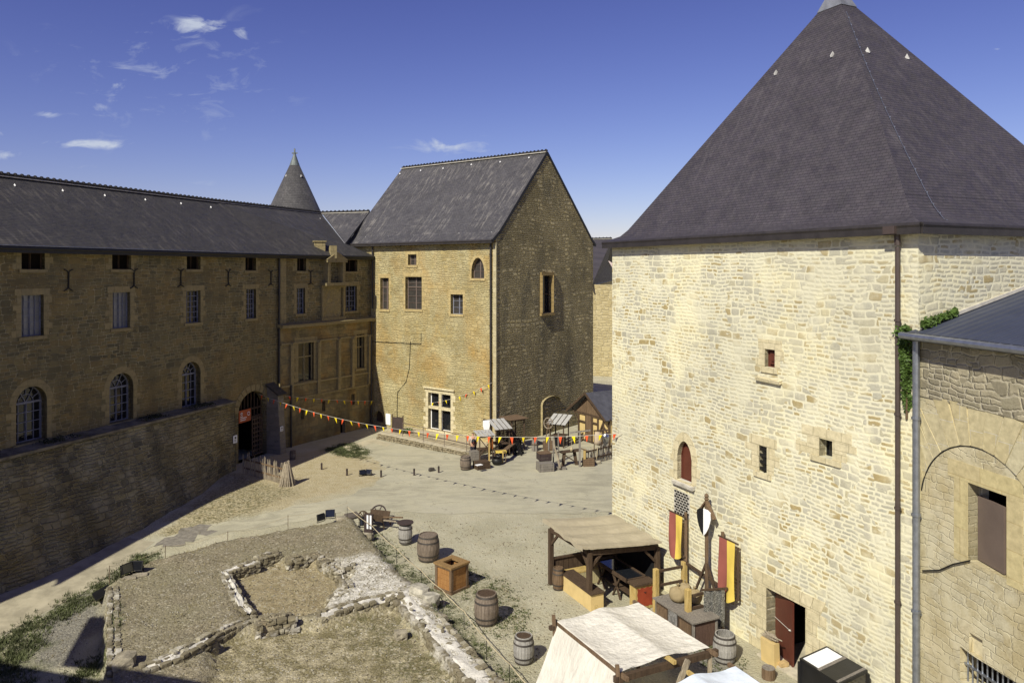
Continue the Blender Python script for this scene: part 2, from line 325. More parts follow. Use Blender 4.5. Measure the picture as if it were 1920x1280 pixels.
WHITE = plain('white_panel', (.82,.82,.80), .5, .3, 0, .04)
CANVAS = cloth('cream_canvas', (.68,.645,.56), .06)
CANVB = cloth('blue_white_canvas', (.66,.72,.80), .02)
CANVT = cloth('tan_canvas', (.40,.35,.245), .03)
BRED = cloth('faded_red_cloth', (.30,.10,.075), .015)
BYEL = cloth('yellow_cloth', (.74,.55,.11), .015)
PRED = cloth('red_pennant_cloth', (.72,.10,.03), .004)
PYEL = cloth('yellow_pennant_cloth', (.86,.66,.02), .004)
SACK = cloth('burlap', (.33,.26,.145), .03)
TARP = cloth('black_tarpaulin', (.015,.015,.016), .02)
ROPE = plain('hemp_rope', (.50,.42,.26), .9)
STEEL = plain('polished_steel', (.55,.56,.58), .25, .5, 1, .2)
MAILM = plain('chain_mail', (.30,.29,.26), .5, .5, .5, .5, 60, .02)
LIME = plain('lime_mortar', (.60,.57,.50), .95, .1, 0, .35, 1.8, .03)
ROCK = plain('loose_stone', (.33,.29,.21), .95, .1, 0, .4, 3, .03)
LEAF = plain('ivy_leaf', (.07,.12,.022), .6, .3, 0, .5, 4, 0)
LEAFD = plain('weed_leaf', (.085,.098,.038), .7, .2, 0, .5, 1.3, 0)
HOOKM = plain('grey_roof_hook', (.38,.37,.35), .6)
DRY = plain('dry_grass_blade', (.26,.22,.11), .9, .1, 0, .5, .8, 0)
# ------------------------------------------------------------------ frames of the main walls
TO = V(4.18, 31.8); TD = V(.429, -.903).normalized()
T = Fr(TO, TD); TL = T.hit(1722, 600)[0]; TB = T.P(TL, 0); TSW = 10.15
TS = Fr(TB, (-T.n.x, -T.n.y)); AX = Fr(TB, (.179, -.984))
CC = V(-1.08, 51.1); CD = V(.7897, -.6137).normalized(); CW = 15.0; CG = 12.3
C = Fr(CC - CD * CW, CD); G = Fr(CC, (.6137, .7897))
LD = V(.3256, .9455).normalized(); LP = V(-15.6, 51.05); LLEN = 27.0
L = Fr(LP - LD * LLEN, LD); BE = V(-10.85, 58.72); BY = Fr(LP, BE - LP); BL = (BE - LP).length
# ------------------------------------------------------------------ ground
def sst(a, b, x): t = max(0, min(1, (x-a)/(b-a))); return t*t*(3-2*t)
def sd_poly(x, y, P):
    best = 1e9; ins = False; n = len(P)
    for i in range(n):
        ax, ay = P[i]; bx, by = P[(i+1) % n]; dx = bx-ax; dy = by-ay
        t = max(0, min(1, ((x-ax)*dx+(y-ay)*dy)/(dx*dx+dy*dy+1e-12))); ex = ax+t*dx-x; ey = ay+t*dy-y; d = ex*ex+ey*ey
        if d < best: best = d
        if (ay > y) != (by > y) and x < (bx-ax)*(y-ay)/(by-ay)+ax: ins = not ins
    d = math.sqrt(best); return d if ins else -d
def base_h(x, y):   # the old road falls away towards the lower left
    qx, qy = x - L.o.x, y - L.o.y; u = qx*L.d.x + qy*L.d.y; o = qx*L.n.x + qy*L.n.y
    if u > 17: return 0.0
    return -1.9 * min(1, max(0, (17-u)/21))**1.15 * (1 - sst(12.5, 18, o))
def gpg(x, y):
    z = 0.0
    for k in range(8): p = gp(x, y, z); z = .5*z + .5*base_h(p.x, p.y)
    return gp(x, y, z)
def pw(pts, z=None): return [tuple((gpg(a, b) if z is None else gp(a, b, z))[:2]) for a, b in pts]
PZ = .36
PLAT = pw([(205,1094),(250,1063),(330,1038),(420,1011),(560,988),(655,971),(690,1003),(735,1062),(790,1105),(850,1175),(945,1290),(1000,1400),(215,1400)], PZ)
PIT = pw([(424,1074),(470,1060),(500,1048),(560,1046),(600,1050),(664,1072),(648,1092),(620,1112),(602,1150),(545,1160),(462,1160)], PZ*.75)
LOW = pw([(398,1215),(425,1200),(545,1172),(592,1182),(738,1138),(800,1200),(895,1310),(960,1420),(330,1420),(392,1262)], PZ*.2)
YEL = pw([(455,870),(500,855),(560,850),(600,845),(680,848),(722,878),(705,905),(650,926),(560,946),(430,972),(330,1012),(290,1000),(380,930),(430,900)])
GRN = [pw(p) for p in ([(612,842),(655,831),(690,848),(684,859),(640,852)], [(0,1198),(60,1160),(150,1110),(205,1083),(245,1050),(285,1036),(292,1052),(215,1100),(110,1165),(0,1222)],
        [(-60,1230),(50,1170),(75,1200),(40,1290),(-60,1300)], [(120,1268),(205,1215),(206,1290),(100,1300)], [(690,1010),(740,1070),(800,1130),(880,1215),(960,1300),(985,1300),(900,1205),(820,1120),(750,1050),(705,1000)])]
TUF = [pw(p) for p in ([(300,1000),(440,888),(545,915),(560,925),(470,962),(340,1006)], [(860,1060),(900,1075),(960,1110),(985,1180),(940,1190),(880,1120)],[(655,1160),(740,1150),(900,1290),(760,1300)])]
GRY = [pw([(55,1185),(110,1140),(165,1108),(200,1168),(115,1248),(55,1245)]), pw([(1240,1130),(1300,1180),(1420,1290),(1290,1300),(1180,1200)])]
LIMEZ = [pw(p, PZ) for p in ([(590,1050),(690,1036),(735,1062),(765,1105),(700,1128),(600,1142),(612,1120),(652,1096),(632,1076)],
        [(742,1095),(775,1085),(850,1165),(945,1290),(890,1300),(800,1190)])]
def nz2(x, y, s, o=0): return mnoise.fractal((x*s, y*s, o), .9, 2.0, 4)
def ground_h(x, y, w=True):
    base = base_h(x, y)
    if not (-24 < x < 3 and 10 < y < 38): return base
    n = nz2(x, y, 1.3, 5) * .14
    p = sst(-.22, .05, sd_poly(x, y, PLAT) + n)
    if p <= 0: return base
    q = max(sst(-.06, .10, sd_poly(x, y, PIT) + n*.8), sst(-.06, .12, sd_poly(x, y, LOW) + n*.8))
    return base + p * ((PZ + nz2(x, y, .5, 9)*.05) * (1 - q*.97) - base)
xs = [-2500,-900,-300,-120,-60,-40,-32,-28] + [-26 + .2*i for i in range(int(34/.2))] + [8,10,12,14,18,24,40,80,200,600,2500]
ys = [-2500,-600,-150,-50,-10,0,6,10,13] + [15 + .2*i for i in range(int(34/.2))] + [49+.5*i for i in range(34)] + [67,70,75,82,95,120,200,500,1200,4000]
gv = []; zc1 = []; zc2 = []
for y in ys:
    for x in xs:
        z = base_h(x, y) if y > 0 and -60 < x else -1.9; a = [0]*4; b = [0]*4
        if -26 <= x <= 8 and 15 <= y <= 66:
            z = ground_h(x, y) if x < 3 else 0.0; n1 = nz2(x, y, .8)*.9; n2 = nz2(x, y, 2.2, 3)*.4
            a[0] = sst(-.7, .8, sd_poly(x, y, YEL) + n1); a[1] = max(sst(-.5, .7, sd_poly(x, y, P) + n1*.8 + n2) for P in GRN)
            a[2] = max(sst(-.15, .2, sd_poly(x, y, P) + n1*.3+n2*.3) for P in LIMEZ) if z > .1 else 0; a[3] = max(sst(-.3, .4, sd_poly(x, y, P) + n1*.4) for P in GRY)
            b[0] = sst(-.4, .1, sd_poly(x, y, PLAT) + n2*.5); b[1] = sst(-.02, .12, sd_poly(x, y, PIT)); b[2] = max(sst(-.8, .8, sd_poly(x, y, P) + n1 + n2) for P in TUF); b[3] = sst(-.2, .2, sd_poly(x, y, LOW))
        gv.append((x, y, z)); zc1.append(a); zc2.append(b)
w_ = len(xs); gm = MB(); gm.add(gv, [(j*w_+i, j*w_+i+1, (j+1)*w_+i+1, (j+1)*w_+i) for j in range(len(ys)-1) for i in range(w_-1)])
m = Mt('courtyard_ground', .97, .08); P_ = m.uv('Object')
def att(m, n): q = m.N('ShaderNodeAttribute'); q.attribute_name = n; s = m.N('ShaderNodeSeparateColor'); m.L(q.outputs['Color'], s.inputs[0]); return s.outputs[0], s.outputs[1], s.outputs[2], q.outputs['Alpha']
yel, grn, lim, gry = att(m, 'zone'); pla, pit, tuf, low = att(m, 'zone_b')
n1 = m.noise(P_, .5, 6, .6); n2 = m.noise(P_, 7, 7, .7); n3 = m.noise(P_, 26, 4, .75); n4 = m.noise(P_, 1.9, 6, .68)
peb = m.N('ShaderNodeTexVoronoi'); m.L(P_, peb.inputs['Vector']); peb.inputs['Scale'].default_value = 14
ps = m.N('ShaderNodeSeparateColor'); m.L(peb.outputs['Color'], ps.inputs[0])
grain = m.ramp(n3, [(.25, (.5,.48,.45)), (.5,(.95,.95,.95)), (.78, (1.3,1.28,1.25))])
gravel = m.mix(m.rng(n1, .3, .7), (.41,.385,.27), (.53,.50,.365)); gravel = m.mix(m.rng(n4, .35, .7, 0, .4), gravel, (.48,.425,.275))
c = gravel
c = m.mix(yel, c, m.mix(m.rng(n4, .3, .7), (.42,.35,.20), (.51,.445,.29)))
soil = m.mix(m.rng(n4, .32, .68), (.23,.20,.135), (.37,.32,.22)); c = m.mix(pla, c, m.mix(m.rng(n1,.35,.65), soil, (.29,.26,.17)))
c = m.mix(pit, c, m.mix(m.rng(n4, .3, .65), (.29,.235,.135), (.43,.365,.225)))
c = m.mix(m.math('MULTIPLY', low, .9), c, m.mix(m.rng(n4, .38, .64), (.22,.19,.10), (.50,.44,.29)))
c = m.mix(m.math('MULTIPLY', gry, .85), c, (.21,.20,.18))
c = m.mix(m.math('MULTIPLY', tuf, m.rng(n2, .44, .56, 0, .8)), c, (.14,.135,.065))
c = m.mix(m.math('MULTIPLY', grn, m.rng(n2, .36, .55, .1, .9)), c, m.mix(n4, (.055,.075,.02), (.12,.13,.045)))
lm = m.math('MULTIPLY', lim, m.rng(n4, .36, .52, .45, 1)); c = m.mix(lm, c, m.mix(m.rng(n2, .35, .65), (.55,.52,.44), (.86,.83,.75)))
c = m.mix(.9, c, grain, 'MULTIPLY'); c = m.mix(m.math('MULTIPLY', m.math('MAXIMUM', pla, gry), .75), c, m.ramp(m.noise(P_, 15, 3, .8), [(.30,(.38,.36,.33)),(.5,(.95,.95,.93)),(.7,(1.5,1.48,1.42))]), 'MULTIPLY')
c = m.mix(m.math('MULTIPLY', m.rng(ps.outputs[0], .80, .9), m.rng(pla, 0, 1, .25, .6)), c, m.mix(ps.outputs[1], (.60,.55,.42), (.20,.17,.12)))
m.bump(m.math('ADD', m.math('MULTIPLY', n2, 1.2), m.math('ADD', m.math('MULTIPLY', n3, .6), m.math('MULTIPLY', peb.outputs['Distance'], -.5))), .05); GROUND = m.col(c)
g = gm.build('ground', GROUND, kind='structure', smooth=True)
for nm, zc in (('zone', zc1), ('zone_b', zc2)):
    at_ = g.data.color_attributes.new(nm, 'FLOAT_COLOR', 'POINT'); at_.data.foreach_set('color', [q for r in zc for q in r])
# ------------------------------------------------------------------ road and path sheets
def ragged(P, amp=.25, step=.35, sc=.9):
    out = []
    for i in range(len(P)):
        a = Vector(P[i]); b = Vector(P[(i+1) % len(P)]); k = max(1, int((b-a).length/step))
        for j in range(k):
            q = a.lerp(b, j/k); out.append((q.x + nz2(q.x, q.y, sc, 1)*amp*1.6, q.y + nz2(q.x, q.y, sc, 7)*amp*1.6))
    return out
def sheet(name, P, z, mat, label=None, kind='structure'):
    xs_ = [p[0] for p in P]; ys_ = [p[1] for p in P]; pts = [Vector(p) for p in P]; x = min(xs_); st = .6
    while x < max(xs_):
        y = min(ys_)
        while y < max(ys_):
            if sd_poly(x, y, P) > .2: pts.append(Vector((x, y)))
            y += st
        x += st
    r = delaunay_2d_cdt(pts, [], [list(range(len(P)))], 1, 1e-4); vs = [V(q.x, q.y, base_h(q.x, q.y)+z) for q in r[0]]; b = MB(); b.add(vs, [tuple(f) for f in r[2]]); return b.build(name, mat, kind=kind)
m = Mt('worn_asphalt', .93, .12); P_ = m.uv('Object'); a1 = m.noise(P_, .35, 6, .6, .6); a2 = m.noise(P_, 24, 5, .75); a3 = m.noise(m.vm('MULTIPLY', P_, (.5,1.6,1)), .9, 7, .7, .8)
c = m.mix(m.rng(a1, .32, .68), (.335,.315,.23), (.44,.415,.31)); c = m.mix(m.rng(a3, .42, .58, 0, .8), c, (.47,.44,.315)); c = m.mix(m.rng(a3, .60, .64, 0, .5), c, (.26,.245,.19))
c = m.mix(.6, c, m.ramp(a2, [(.3,(.62,.6,.58)),(.7,(1.18,1.18,1.18))]), 'MULTIPLY')
cr = m.N('ShaderNodeTexVoronoi', feature='DISTANCE_TO_EDGE', voronoi_dimensions='2D'); m.L(m.vm('ADD', P_, m.vm('MULTIPLY', m.noise(P_, 1.1, 4, .6, out='Color'), (2.2,2.2,0))), cr.inputs['Vector']); cr.inputs['Scale'].default_value = .16
c = m.mix(m.math('MULTIPLY', m.rng(cr.outputs['Distance'], .0, .006, .5, 0), m.rng(a1, .45, .6)), c, (.10,.09,.07))
m.bump(a2, .01); ASPH = m.col(c)
ROADP = pw([(-80,1235),(0,1193),(80,1150),(160,1108),(205,1078),(250,1046),(290,1026),(400,1001),(520,986),(600,970),(640,958),(700,957),(760,961),(860,962),(930,960),(1010,964),(1180,958),(1180,900),(1160,812)]) + [tuple(G.P(8, 0, .2)[:2]), tuple(G.P(0, 0, .2)[:2])] + \
    [tuple(C.P(CW-3, 0, 1.2)[:2])] + pw([(860,852),(730,829)]) + [tuple(C.P(.1, 0, .1)[:2]), tuple(BY.P(BL*.5, 0, .1)[:2])] + pw([(660,832),(692,850),(724,879),(706,907),(650,931),(560,948),(450,972),(380,987),(320,1002),(260,1020),(200,1045),(100,1085),(-80,1140)])
sheet('road', ragged(ROADP, .22), .010, ASPH)
sheet('road_patch', ragged(pw([(292,1020),(318,1003),(352,988),(396,984),(402,992),(382,1002),(350,1016),(335,1024)]), .35, .2, 2), .016, plain('dark_asphalt_patch', (.22,.20,.165), .9, .1, 0, .3, 5))
sheet('path', pw([(215,1004),(290,1016),(250,1046),(205,1078),(160,1108),(80,1150),(0,1193),(-80,1235),(-80,1140),(0,1112),(90,1075)]), .018, plain('concrete_path', (.37,.33,.235), .92, .1, 0, .25, 1.2, .01))
sheet('path_edge', pw([(640,838),(700,822),(735,832),(724,838),(700,830),(655,846)]), .018, plain('pale_concrete_path', (.46,.41,.29), .92, .1, 0, .2, 1.2))
# ------------------------------------------------------------------ building helpers
def arch_pts(u0, u1, z0, z1, kind='round', n=14, rise=None):
    if kind == 'rect': return [(u0,z0),(u1,z0),(u1,z1),(u0,z1)]
    w = (u1-u0)/2; c = (u0+u1)/2; r = rise or (w if kind == 'round' else w*1.45); sp = z1-r; out = [(u0,z0),(u1,z0)]
    for i in range(n+1):
        t = i/n
        if kind == 'round': a = t*math.pi; out.append((c+w*math.cos(a), sp+r*math.sin(a)))
        else:
            s = 1-2*t; x = c+w*s; k = abs(s); out.append((x, sp+r*(1-k**1.9)**.62 if k < 1 else sp))
    return out
def wall_mesh(fr, outer, holes, depth=.32, mb=None, out=0.0):
    mb = mb or MB(); loops = [[V(u, z, 0) for u, z in outer]] + [[V(u, z, 0) for u, z in h] for h in holes]
    flat = [p for lp in loops for p in lp]; tris = tessellate_polygon(loops); vs = [fr.P(p.x, p.y, out) for p in flat]
    n3 = V(fr.n.x, fr.n.y, 0)
    mb.add(vs, [t if ((vs[t[1]]-vs[t[0]]).cross(vs[t[2]]-vs[t[0]])).dot(n3) > 0 else t[::-1] for t in tris])
    for h in holes:
        k = len(h); mb.add([fr.P(u, z, out) for u, z in h] + [fr.P(u, z, out-depth) for u, z in h], [(i, (i+1)%k, (i+1)%k+k, i+k) for i in range(k)])
    return mb
def flat_wall(mb, fr, u0, u1, z0, z1, out=0): mb.add([fr.P(u0,z0,out), fr.P(u1,z0,out), fr.P(u1,z1,out), fr.P(u0,z1,out)], [(0,1,2,3)])
def window(par, fr, r, kind='rect', depth=.22, fmat=None, nx=2, nz=3, pmat=None, smat=None, sw=.2, fb=.07, mb_=.03, name='window', fan=False, sill=True, tmat=None, transom=None, out=0.0):
    u0, u1, z0, z1 = r; pts = arch_pts(u0, u1, z0, z1, kind); w = u1-u0; c = (u0+u1)/2; d = out-depth
    fm = MB(); n = len(pts)
    for i in range(n):
        a = pts[i]; b = pts[(i+1) % n]; fm.beam(fr.P(*a, d), fr.P(*b, d), fb, fb*.9)
    top = z1 if kind == 'rect' else z1 - (w/2 if kind == 'round' else w*.72)
    if kind == 'round' and fan:
        fm.beam(fr.P(u0, top, d), fr.P(u1, top, d), .09, .09)
        for k in range(1, 6): a = k*math.pi/6; fm.beam(fr.P(c, top, d), fr.P(c+w/2*math.cos(a), top+w/2*math.sin(a), d), mb_, mb_) if k in (2,4) else fm.beam(fr.P(c+w/4*math.cos(a), top+w/4*math.sin(a), d), fr.P(c+w/2*math.cos(a), top+w/2*math.sin(a), d), mb_, mb_)
        for k in range(8):
            a = k*math.pi/8; b = (k+1)*math.pi/8; fm.beam(fr.P(c+w/4*math.cos(a), top+w/4*math.sin(a), d), fr.P(c+w/4*math.cos(b), top+w/4*math.sin(b), d), mb_, mb_)
    else: top = top if kind == 'round' else z1
    for k in range(1, nx):
        big = (nx % 2 == 0 and k == nx//2); u = u0+w*k/nx; fm.beam(fr.P(u, z0, d), fr.P(u, top, d), mb_*(2.6 if big else 1), mb_*1.2)
    for k in range(1, nz): z = z0+(top-z0)*k/nz; fm.beam(fr.P(u0, z, d+.003), fr.P(u1, z, d+.003), mb_, mb_)
    if transom: z = z0+(z1-z0)*transom; fm.beam(fr.P(u0, z, d), fr.P(u1, z, d), .07, .08)
    f = fm.build(name, fmat or BLUEF, par)
    pm = MB(); pl = [fr.P(u, z, d-.03) for u, z in pts]; pm.slab(pl, .02, V(fr.n.x, fr.n.y, 0)); pm.build('pane', pmat or GLASS, f)
    if smat:
        sm = MB(); e = .010; t = out+e; hh = .30; rs = random.Random(int(u0*100)); z = z0; k = 0; topj = z1 if kind == 'rect' else z1-w*(.5 if kind=='round' else .72)
        while z < topj-.02:
            z2 = min(topj, z+hh*rs.uniform(.8, 1.2)); 
            if topj - z2 < .12: z2 = topj
            for sgn, ue in ((-1, u0), (1, u1)):
                ww = sw*(1.0 if (k+(sgn > 0)) % 2 else 1.75)*rs.uniform(.85, 1.15); ua, ub = (ue-ww, ue) if sgn < 0 else (ue, ue+ww)
                sm.slab([fr.P(ua, z+.004, t), fr.P(ub, z+.004, t), fr.P(ub, z2-.006, t), fr.P(ua, z2-.006, t)], .25, V(fr.n.x, fr.n.y, 0))
            z = z2; k += 1
        if kind == 'rect': sm.slab([fr.P(u0-sw*1.3, z1+.004, t), fr.P(u1+sw*1.3, z1+.004, t), fr.P(u1+sw*1.3, z1+.30, t), fr.P(u0-sw*1.3, z1+.30, t)], .25, V(fr.n.x, fr.n.y, 0))
        else:
            ap = pts[2:]; m_ = len(ap); cz = topj
            for i in range(m_-1):
                def ex(p, s_): dx = p[0]-c; dz = p[1]-cz; l = math.hypot(dx, dz) or 1; return (p[0]+dx/l*s_, p[1]+dz/l*s_)
                a, b = ap[i], ap[i+1]; a2, b2 = ex(a, sw*1.25), ex(b, sw*1.25); q = .008
                sm.slab([fr.P(*a, t), fr.P(*b, t), fr.P(*b2, t), fr.P(*a2, t)], .25, V(fr.n.x, fr.n.y, 0))
        if sill: sm.slab([fr.P(u0-sw*.6, z0-.16, out+.06), fr.P(u1+sw*.6, z0-.16, out+.06), fr.P(u1+sw*.6, z0-.004, out+.06), fr.P(u0-sw*.6, z0-.004, out+.06)], .3, V(fr.n.x, fr.n.y, 0))
        sm.build('surround', smat, f)
    return pts
def pipe(par, fr, px, z0, z1, mat, r=.06, off=.12, u=None):
    u = fr.hit(px, 600)[0] if u is None else u; b = MB(); b.tube([fr.P(u, z0, off), fr.P(u, z1, off)], r, 10)
    z = z0+1.2
    while z < z1: b.tube([fr.P(u, z-.03, off), fr.P(u, z+.03, off)], r*1.35, 10); b.beam(fr.P(u, z-.1, off), fr.P(u, z-.1, 0), .03, .03); z += 2.4
    return b.build('downpipe', mat, par, smooth=False)
def hooks(par, pts, nrm, size=.16):
    for p in pts:
        b = MB(); n = Vector(nrm); p = Vector(p); b.add([p+n*.02+V(-size/2,0,-size*.1), p+n*.02+V(size/2,0,-size*.1), p+n*(size*.7)+V(0,0,-size*.8)*1, p+n*.02+V(0,0,size*.7)], [(0,1,2),(0,2,3),(1,3,2),(0,3,1)]); b.build('roof_hook', WHITE if size < .19 else HOOKM, par)
# ------------------------------------------------------------------ left wing
lw = thing('castle_wing', 'long brown stone castle wing in shade with slate roof, arched windows and gate, left side', 'building', tuple(L.P(0, 0)))
EZ = 13.07; holes = []
attic = [L.R(40,84,474,505), L.R(210,246,473,505), L.R(350,376,477,505), L.R(460,480,480,507)]
upper = [L.R(40,82,553,630), L.R(211,244,548,615), L.R(349,376,545,605), L.R(461,480,542,597)]
lower = [L.R(30,88,724,828), L.R(205,250,699,790), L.R(341,376,678,762)]
gate = L.R(447,500,733,856); gate = (gate[0], gate[1], 0.0, gate[3])
for i, r in enumerate(attic): holes.append(window(lw, L, (r[0], r[1], r[2], min(r[3], EZ-.12)), fmat=DWOOD, nx=2, nz=1, pmat=DARKIN, smat=QUOINL, sw=.22))
for i, r in enumerate(upper): holes.append(window(lw, L, r, fmat=BLUEF, nx=4, nz=6, pmat=CURT if i < 2 else GLASS, smat=QUOINL, sw=.24))
for r in lower: holes.append(window(lw, L, r, 'round', .38, BLUEF, 4, 4, GLASS, QUOINL, .26, .09, .035, fan=True))
gate_pts = arch_pts(*gate, 'round', 14, rise=1.15); holes.append(gate_pts)
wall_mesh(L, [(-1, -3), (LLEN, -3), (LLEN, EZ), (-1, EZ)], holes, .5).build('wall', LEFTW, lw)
# archivolt and gate leaves
b = MB(); gu0, gu1, gz0, gz1 = gate; gc = (gu0+gu1)/2; gw = (gu1-gu0)/2; spz = gz1-1.15
for i in range(11):
    a0 = math.pi*i/11+.02; a1 = math.pi*(i+1)/11-.02
    b.slab([L.P(gc+gw*math.cos(a), spz+1.15*math.sin(a), .03) if k < 2 else L.P(gc+(gw+.42)*math.cos(a), spz+1.57*math.sin(a), .03) for k, a in ((0,a0),(1,a1),(2,a1),(3,a0))], .3, V(L.n.x, L.n.y, 0))
b.build('arch_stones', QUOINL, lw)
b = MB()
for k in range(9): u = gu0+.1+(gu1-gu0-.2)*k/8; b.beam(L.P(u, gz1-1.75, -.4), L.P(u, gz1-.1 if abs(u-gc) < .9 else gz1-.6, -.4), .07, .07)
b.beam(L.P(gu0, gz1-1.75, -.4), L.P(gu1, gz1-1.75, -.4), .16, .16); b.beam(L.P(gu0, gz1-1.2, -.4), L.P(gu1, gz1-1.2, -.4), .1, .1)
b.build('portcullis', DWOOD, lw)
b = MB(); q0 = gu0+(gu1-gu0)*.62
for k in range(5): u = q0+(gu1-.1-q0)*k/4; b.beam(L.P(u, 0, -.3), L.P(u, gz1-1.8, -.3), .07, .06)
for k in range(9): z = .1+(gz1-2.0)*k/8; b.beam(L.P(q0, z, -.28), L.P(gu1-.1, z, -.28), .07, .06)
b.build('gate_leaf', BWOOD, lw)
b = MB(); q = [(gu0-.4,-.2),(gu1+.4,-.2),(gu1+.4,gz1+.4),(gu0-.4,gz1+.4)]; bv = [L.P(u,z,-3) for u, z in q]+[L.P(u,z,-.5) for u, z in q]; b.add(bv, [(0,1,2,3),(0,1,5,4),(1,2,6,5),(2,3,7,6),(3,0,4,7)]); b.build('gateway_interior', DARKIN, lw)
# iron wall anchors
for px, py in ((127,525),(250,522),(338,521),(427,521),(507,521)):
    u, z = L.hit(px, py); b = MB(); b.beam(L.P(u, z-.38, .05), L.P(u, z+.38, .05), .06, .05)
    for s in (-1, 1):
        for q in (-1, 1): b.tube([L.P(u, z+s*.36, .05), L.P(u+q*.10, z+s*.44, .05), L.P(u+q*.24, z+s*.50, .05)], .028, 6)
    b.build('wall_anchor', IRON, lw)
# battered base with ledge
top = [L.P(u, 4.12, .85) for u in (-1, 3.5, 8, 13, 17.5, gu0-.25)]; us = (-1, 3.5, 8, 13, 17.5, gu0-.25)
base_px = [(-60,1140),(40,1100),(130,1062),(270,990),(380,925),(441,872)]
def offp(p): q = V(p.x, p.y, 0) - V(L.o.x, L.o.y, 0); return q.x*L.d.x+q.y*L.d.y, q.x*L.n.x+q.y*L.n.y
bo = [offp(gpg(*q)) for q in base_px]
def base_off(u):
    if u <= bo[0][0]: return bo[0][1]
    for (a, b_) in zip(bo, bo[1:]):
        if a[0] <= u <= b_[0]: return a[1]+(b_[1]-a[1])*(u-a[0])/(b_[0]-a[0])
    return bo[-1][1]
UE = Fr(L.P(0,0,1.0), L.d).hit(444, 850)[0]
def batt(s, t):
    u = -3+(UE+3)*s; z = 4.12-6.4*t; q = L.P(u, 0, base_off(u)); zg = base_h(q.x, q.y); o = .85+(max(base_off(u), .95)-.85)*(((4.12-z)/(4.12-zg))**1.1); o += mnoise.fractal((u*.8, z*.8, 3), .9, 2, 4)*.10*min(1, t*6)
    return L.P(u, z, o)
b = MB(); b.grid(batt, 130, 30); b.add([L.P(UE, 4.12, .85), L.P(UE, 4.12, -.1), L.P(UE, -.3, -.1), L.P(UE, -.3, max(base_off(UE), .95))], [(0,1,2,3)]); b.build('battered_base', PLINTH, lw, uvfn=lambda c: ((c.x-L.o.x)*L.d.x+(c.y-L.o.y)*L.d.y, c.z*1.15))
b = MB(); b.grid(lambda s, t: L.P(-3+(UE+3)*s, 4.13+.12*(1-t)+mnoise.noise((s*60, t*3, 0))*.05, .93*t-.0), 120, 4)
b.beam(L.P(-3, 4.1, .93), L.P(UE, 4.1, .93), .14, .12); b.build('ledge', plain('ledge_stone', (.20,.175,.12), .95, .1, 0, .5, 1.2, .03), lw)
# bay (angled continuation)
atticb = [BY.R(557,574,483,508), BY.R(648,670,487,509)]; upb = [BY.R(556,572,540,588), BY.R(648,669,536,583)]; lowb = [BY.R(555,584,640,714), BY.R(665,679,626,690)]
hb = []
for r in atticb: hb.append(window(lw, BY, (r[0], r[1], r[2], min(r[3], EZ-.15)), fmat=DWOOD, nx=2, nz=1, pmat=DARKIN, smat=QUOINL, sw=.2))
for r in upb: hb.append(window(lw, BY, r, fmat=BLUEF, nx=4, nz=5, pmat=GLASS, smat=QUOINL, sw=.2))
zl = BY.hit(590, 605)[1]
wall_mesh(BY, [(0, zl), (BL+.3, zl), (BL+.3, EZ), (0, EZ)], hb, .4).build('upper_bay_wall', LEFTW, lw)
hb = []
for r in lowb: hb.append(window(lw, BY, r, fmat=QUOINL, nx=2, nz=1, pmat=GLASS, smat=QUOINL, sw=.26, mb_=.05, transom=.62, out=.22))
sm = [BY.R(600,606,751,770), BY.R(655,661,738,758), BY.R(560,566,768,785)]
for r in sm: hb.append(window(lw, BY, r, fmat=QUOINL, nx=1, nz=1, pmat=DARKIN, fb=.04, out=.22))
r = BY.R(634,643,787,822); dr = (r[0], r[1], 0, r[3]); hb.append(window(lw, BY, dr, fmat=QUOINL, nx=1, nz=1, pmat=DARKIN, fb=.05, name='doorway', out=.22))
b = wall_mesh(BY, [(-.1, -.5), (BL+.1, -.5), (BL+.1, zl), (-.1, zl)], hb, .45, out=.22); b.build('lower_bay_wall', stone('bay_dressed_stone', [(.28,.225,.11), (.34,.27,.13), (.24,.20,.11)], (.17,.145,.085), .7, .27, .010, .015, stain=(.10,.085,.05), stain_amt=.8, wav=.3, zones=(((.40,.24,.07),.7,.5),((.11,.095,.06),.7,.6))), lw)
b = MB(); b.slab([BY.P(-.2, zl+.14, .02), BY.P(BL, zl+.14, .02), BY.P(BL, zl+.02, .60), BY.P(-.2, zl+.02, .60)], .2)
for zz, o in ((zl-1.25, .32), (lowb[0][2]-.12, .32), (lowb[0][2]-1.05, .30)): b.beam(BY.P(-.05, zz, o-.06), BY.P(BL-.1, zz, o-.06), .12, .12)
b.build('cornice', QUOINL, lw)
for px in (541, 592, 630, 656, 687):
    u = BY.hit(px, 660)[0]; b = MB(); b.beam(BY.P(u, lowb[0][2]-1.0, .26), BY.P(u, zl-1.2, .30), .26, .22, up=(BY.n.x, BY.n.y, 0)); b.box(BY.P(u, zl-1.28, .30), (.3,.3,.14)); b.build('pilaster', QUOINL, lw)
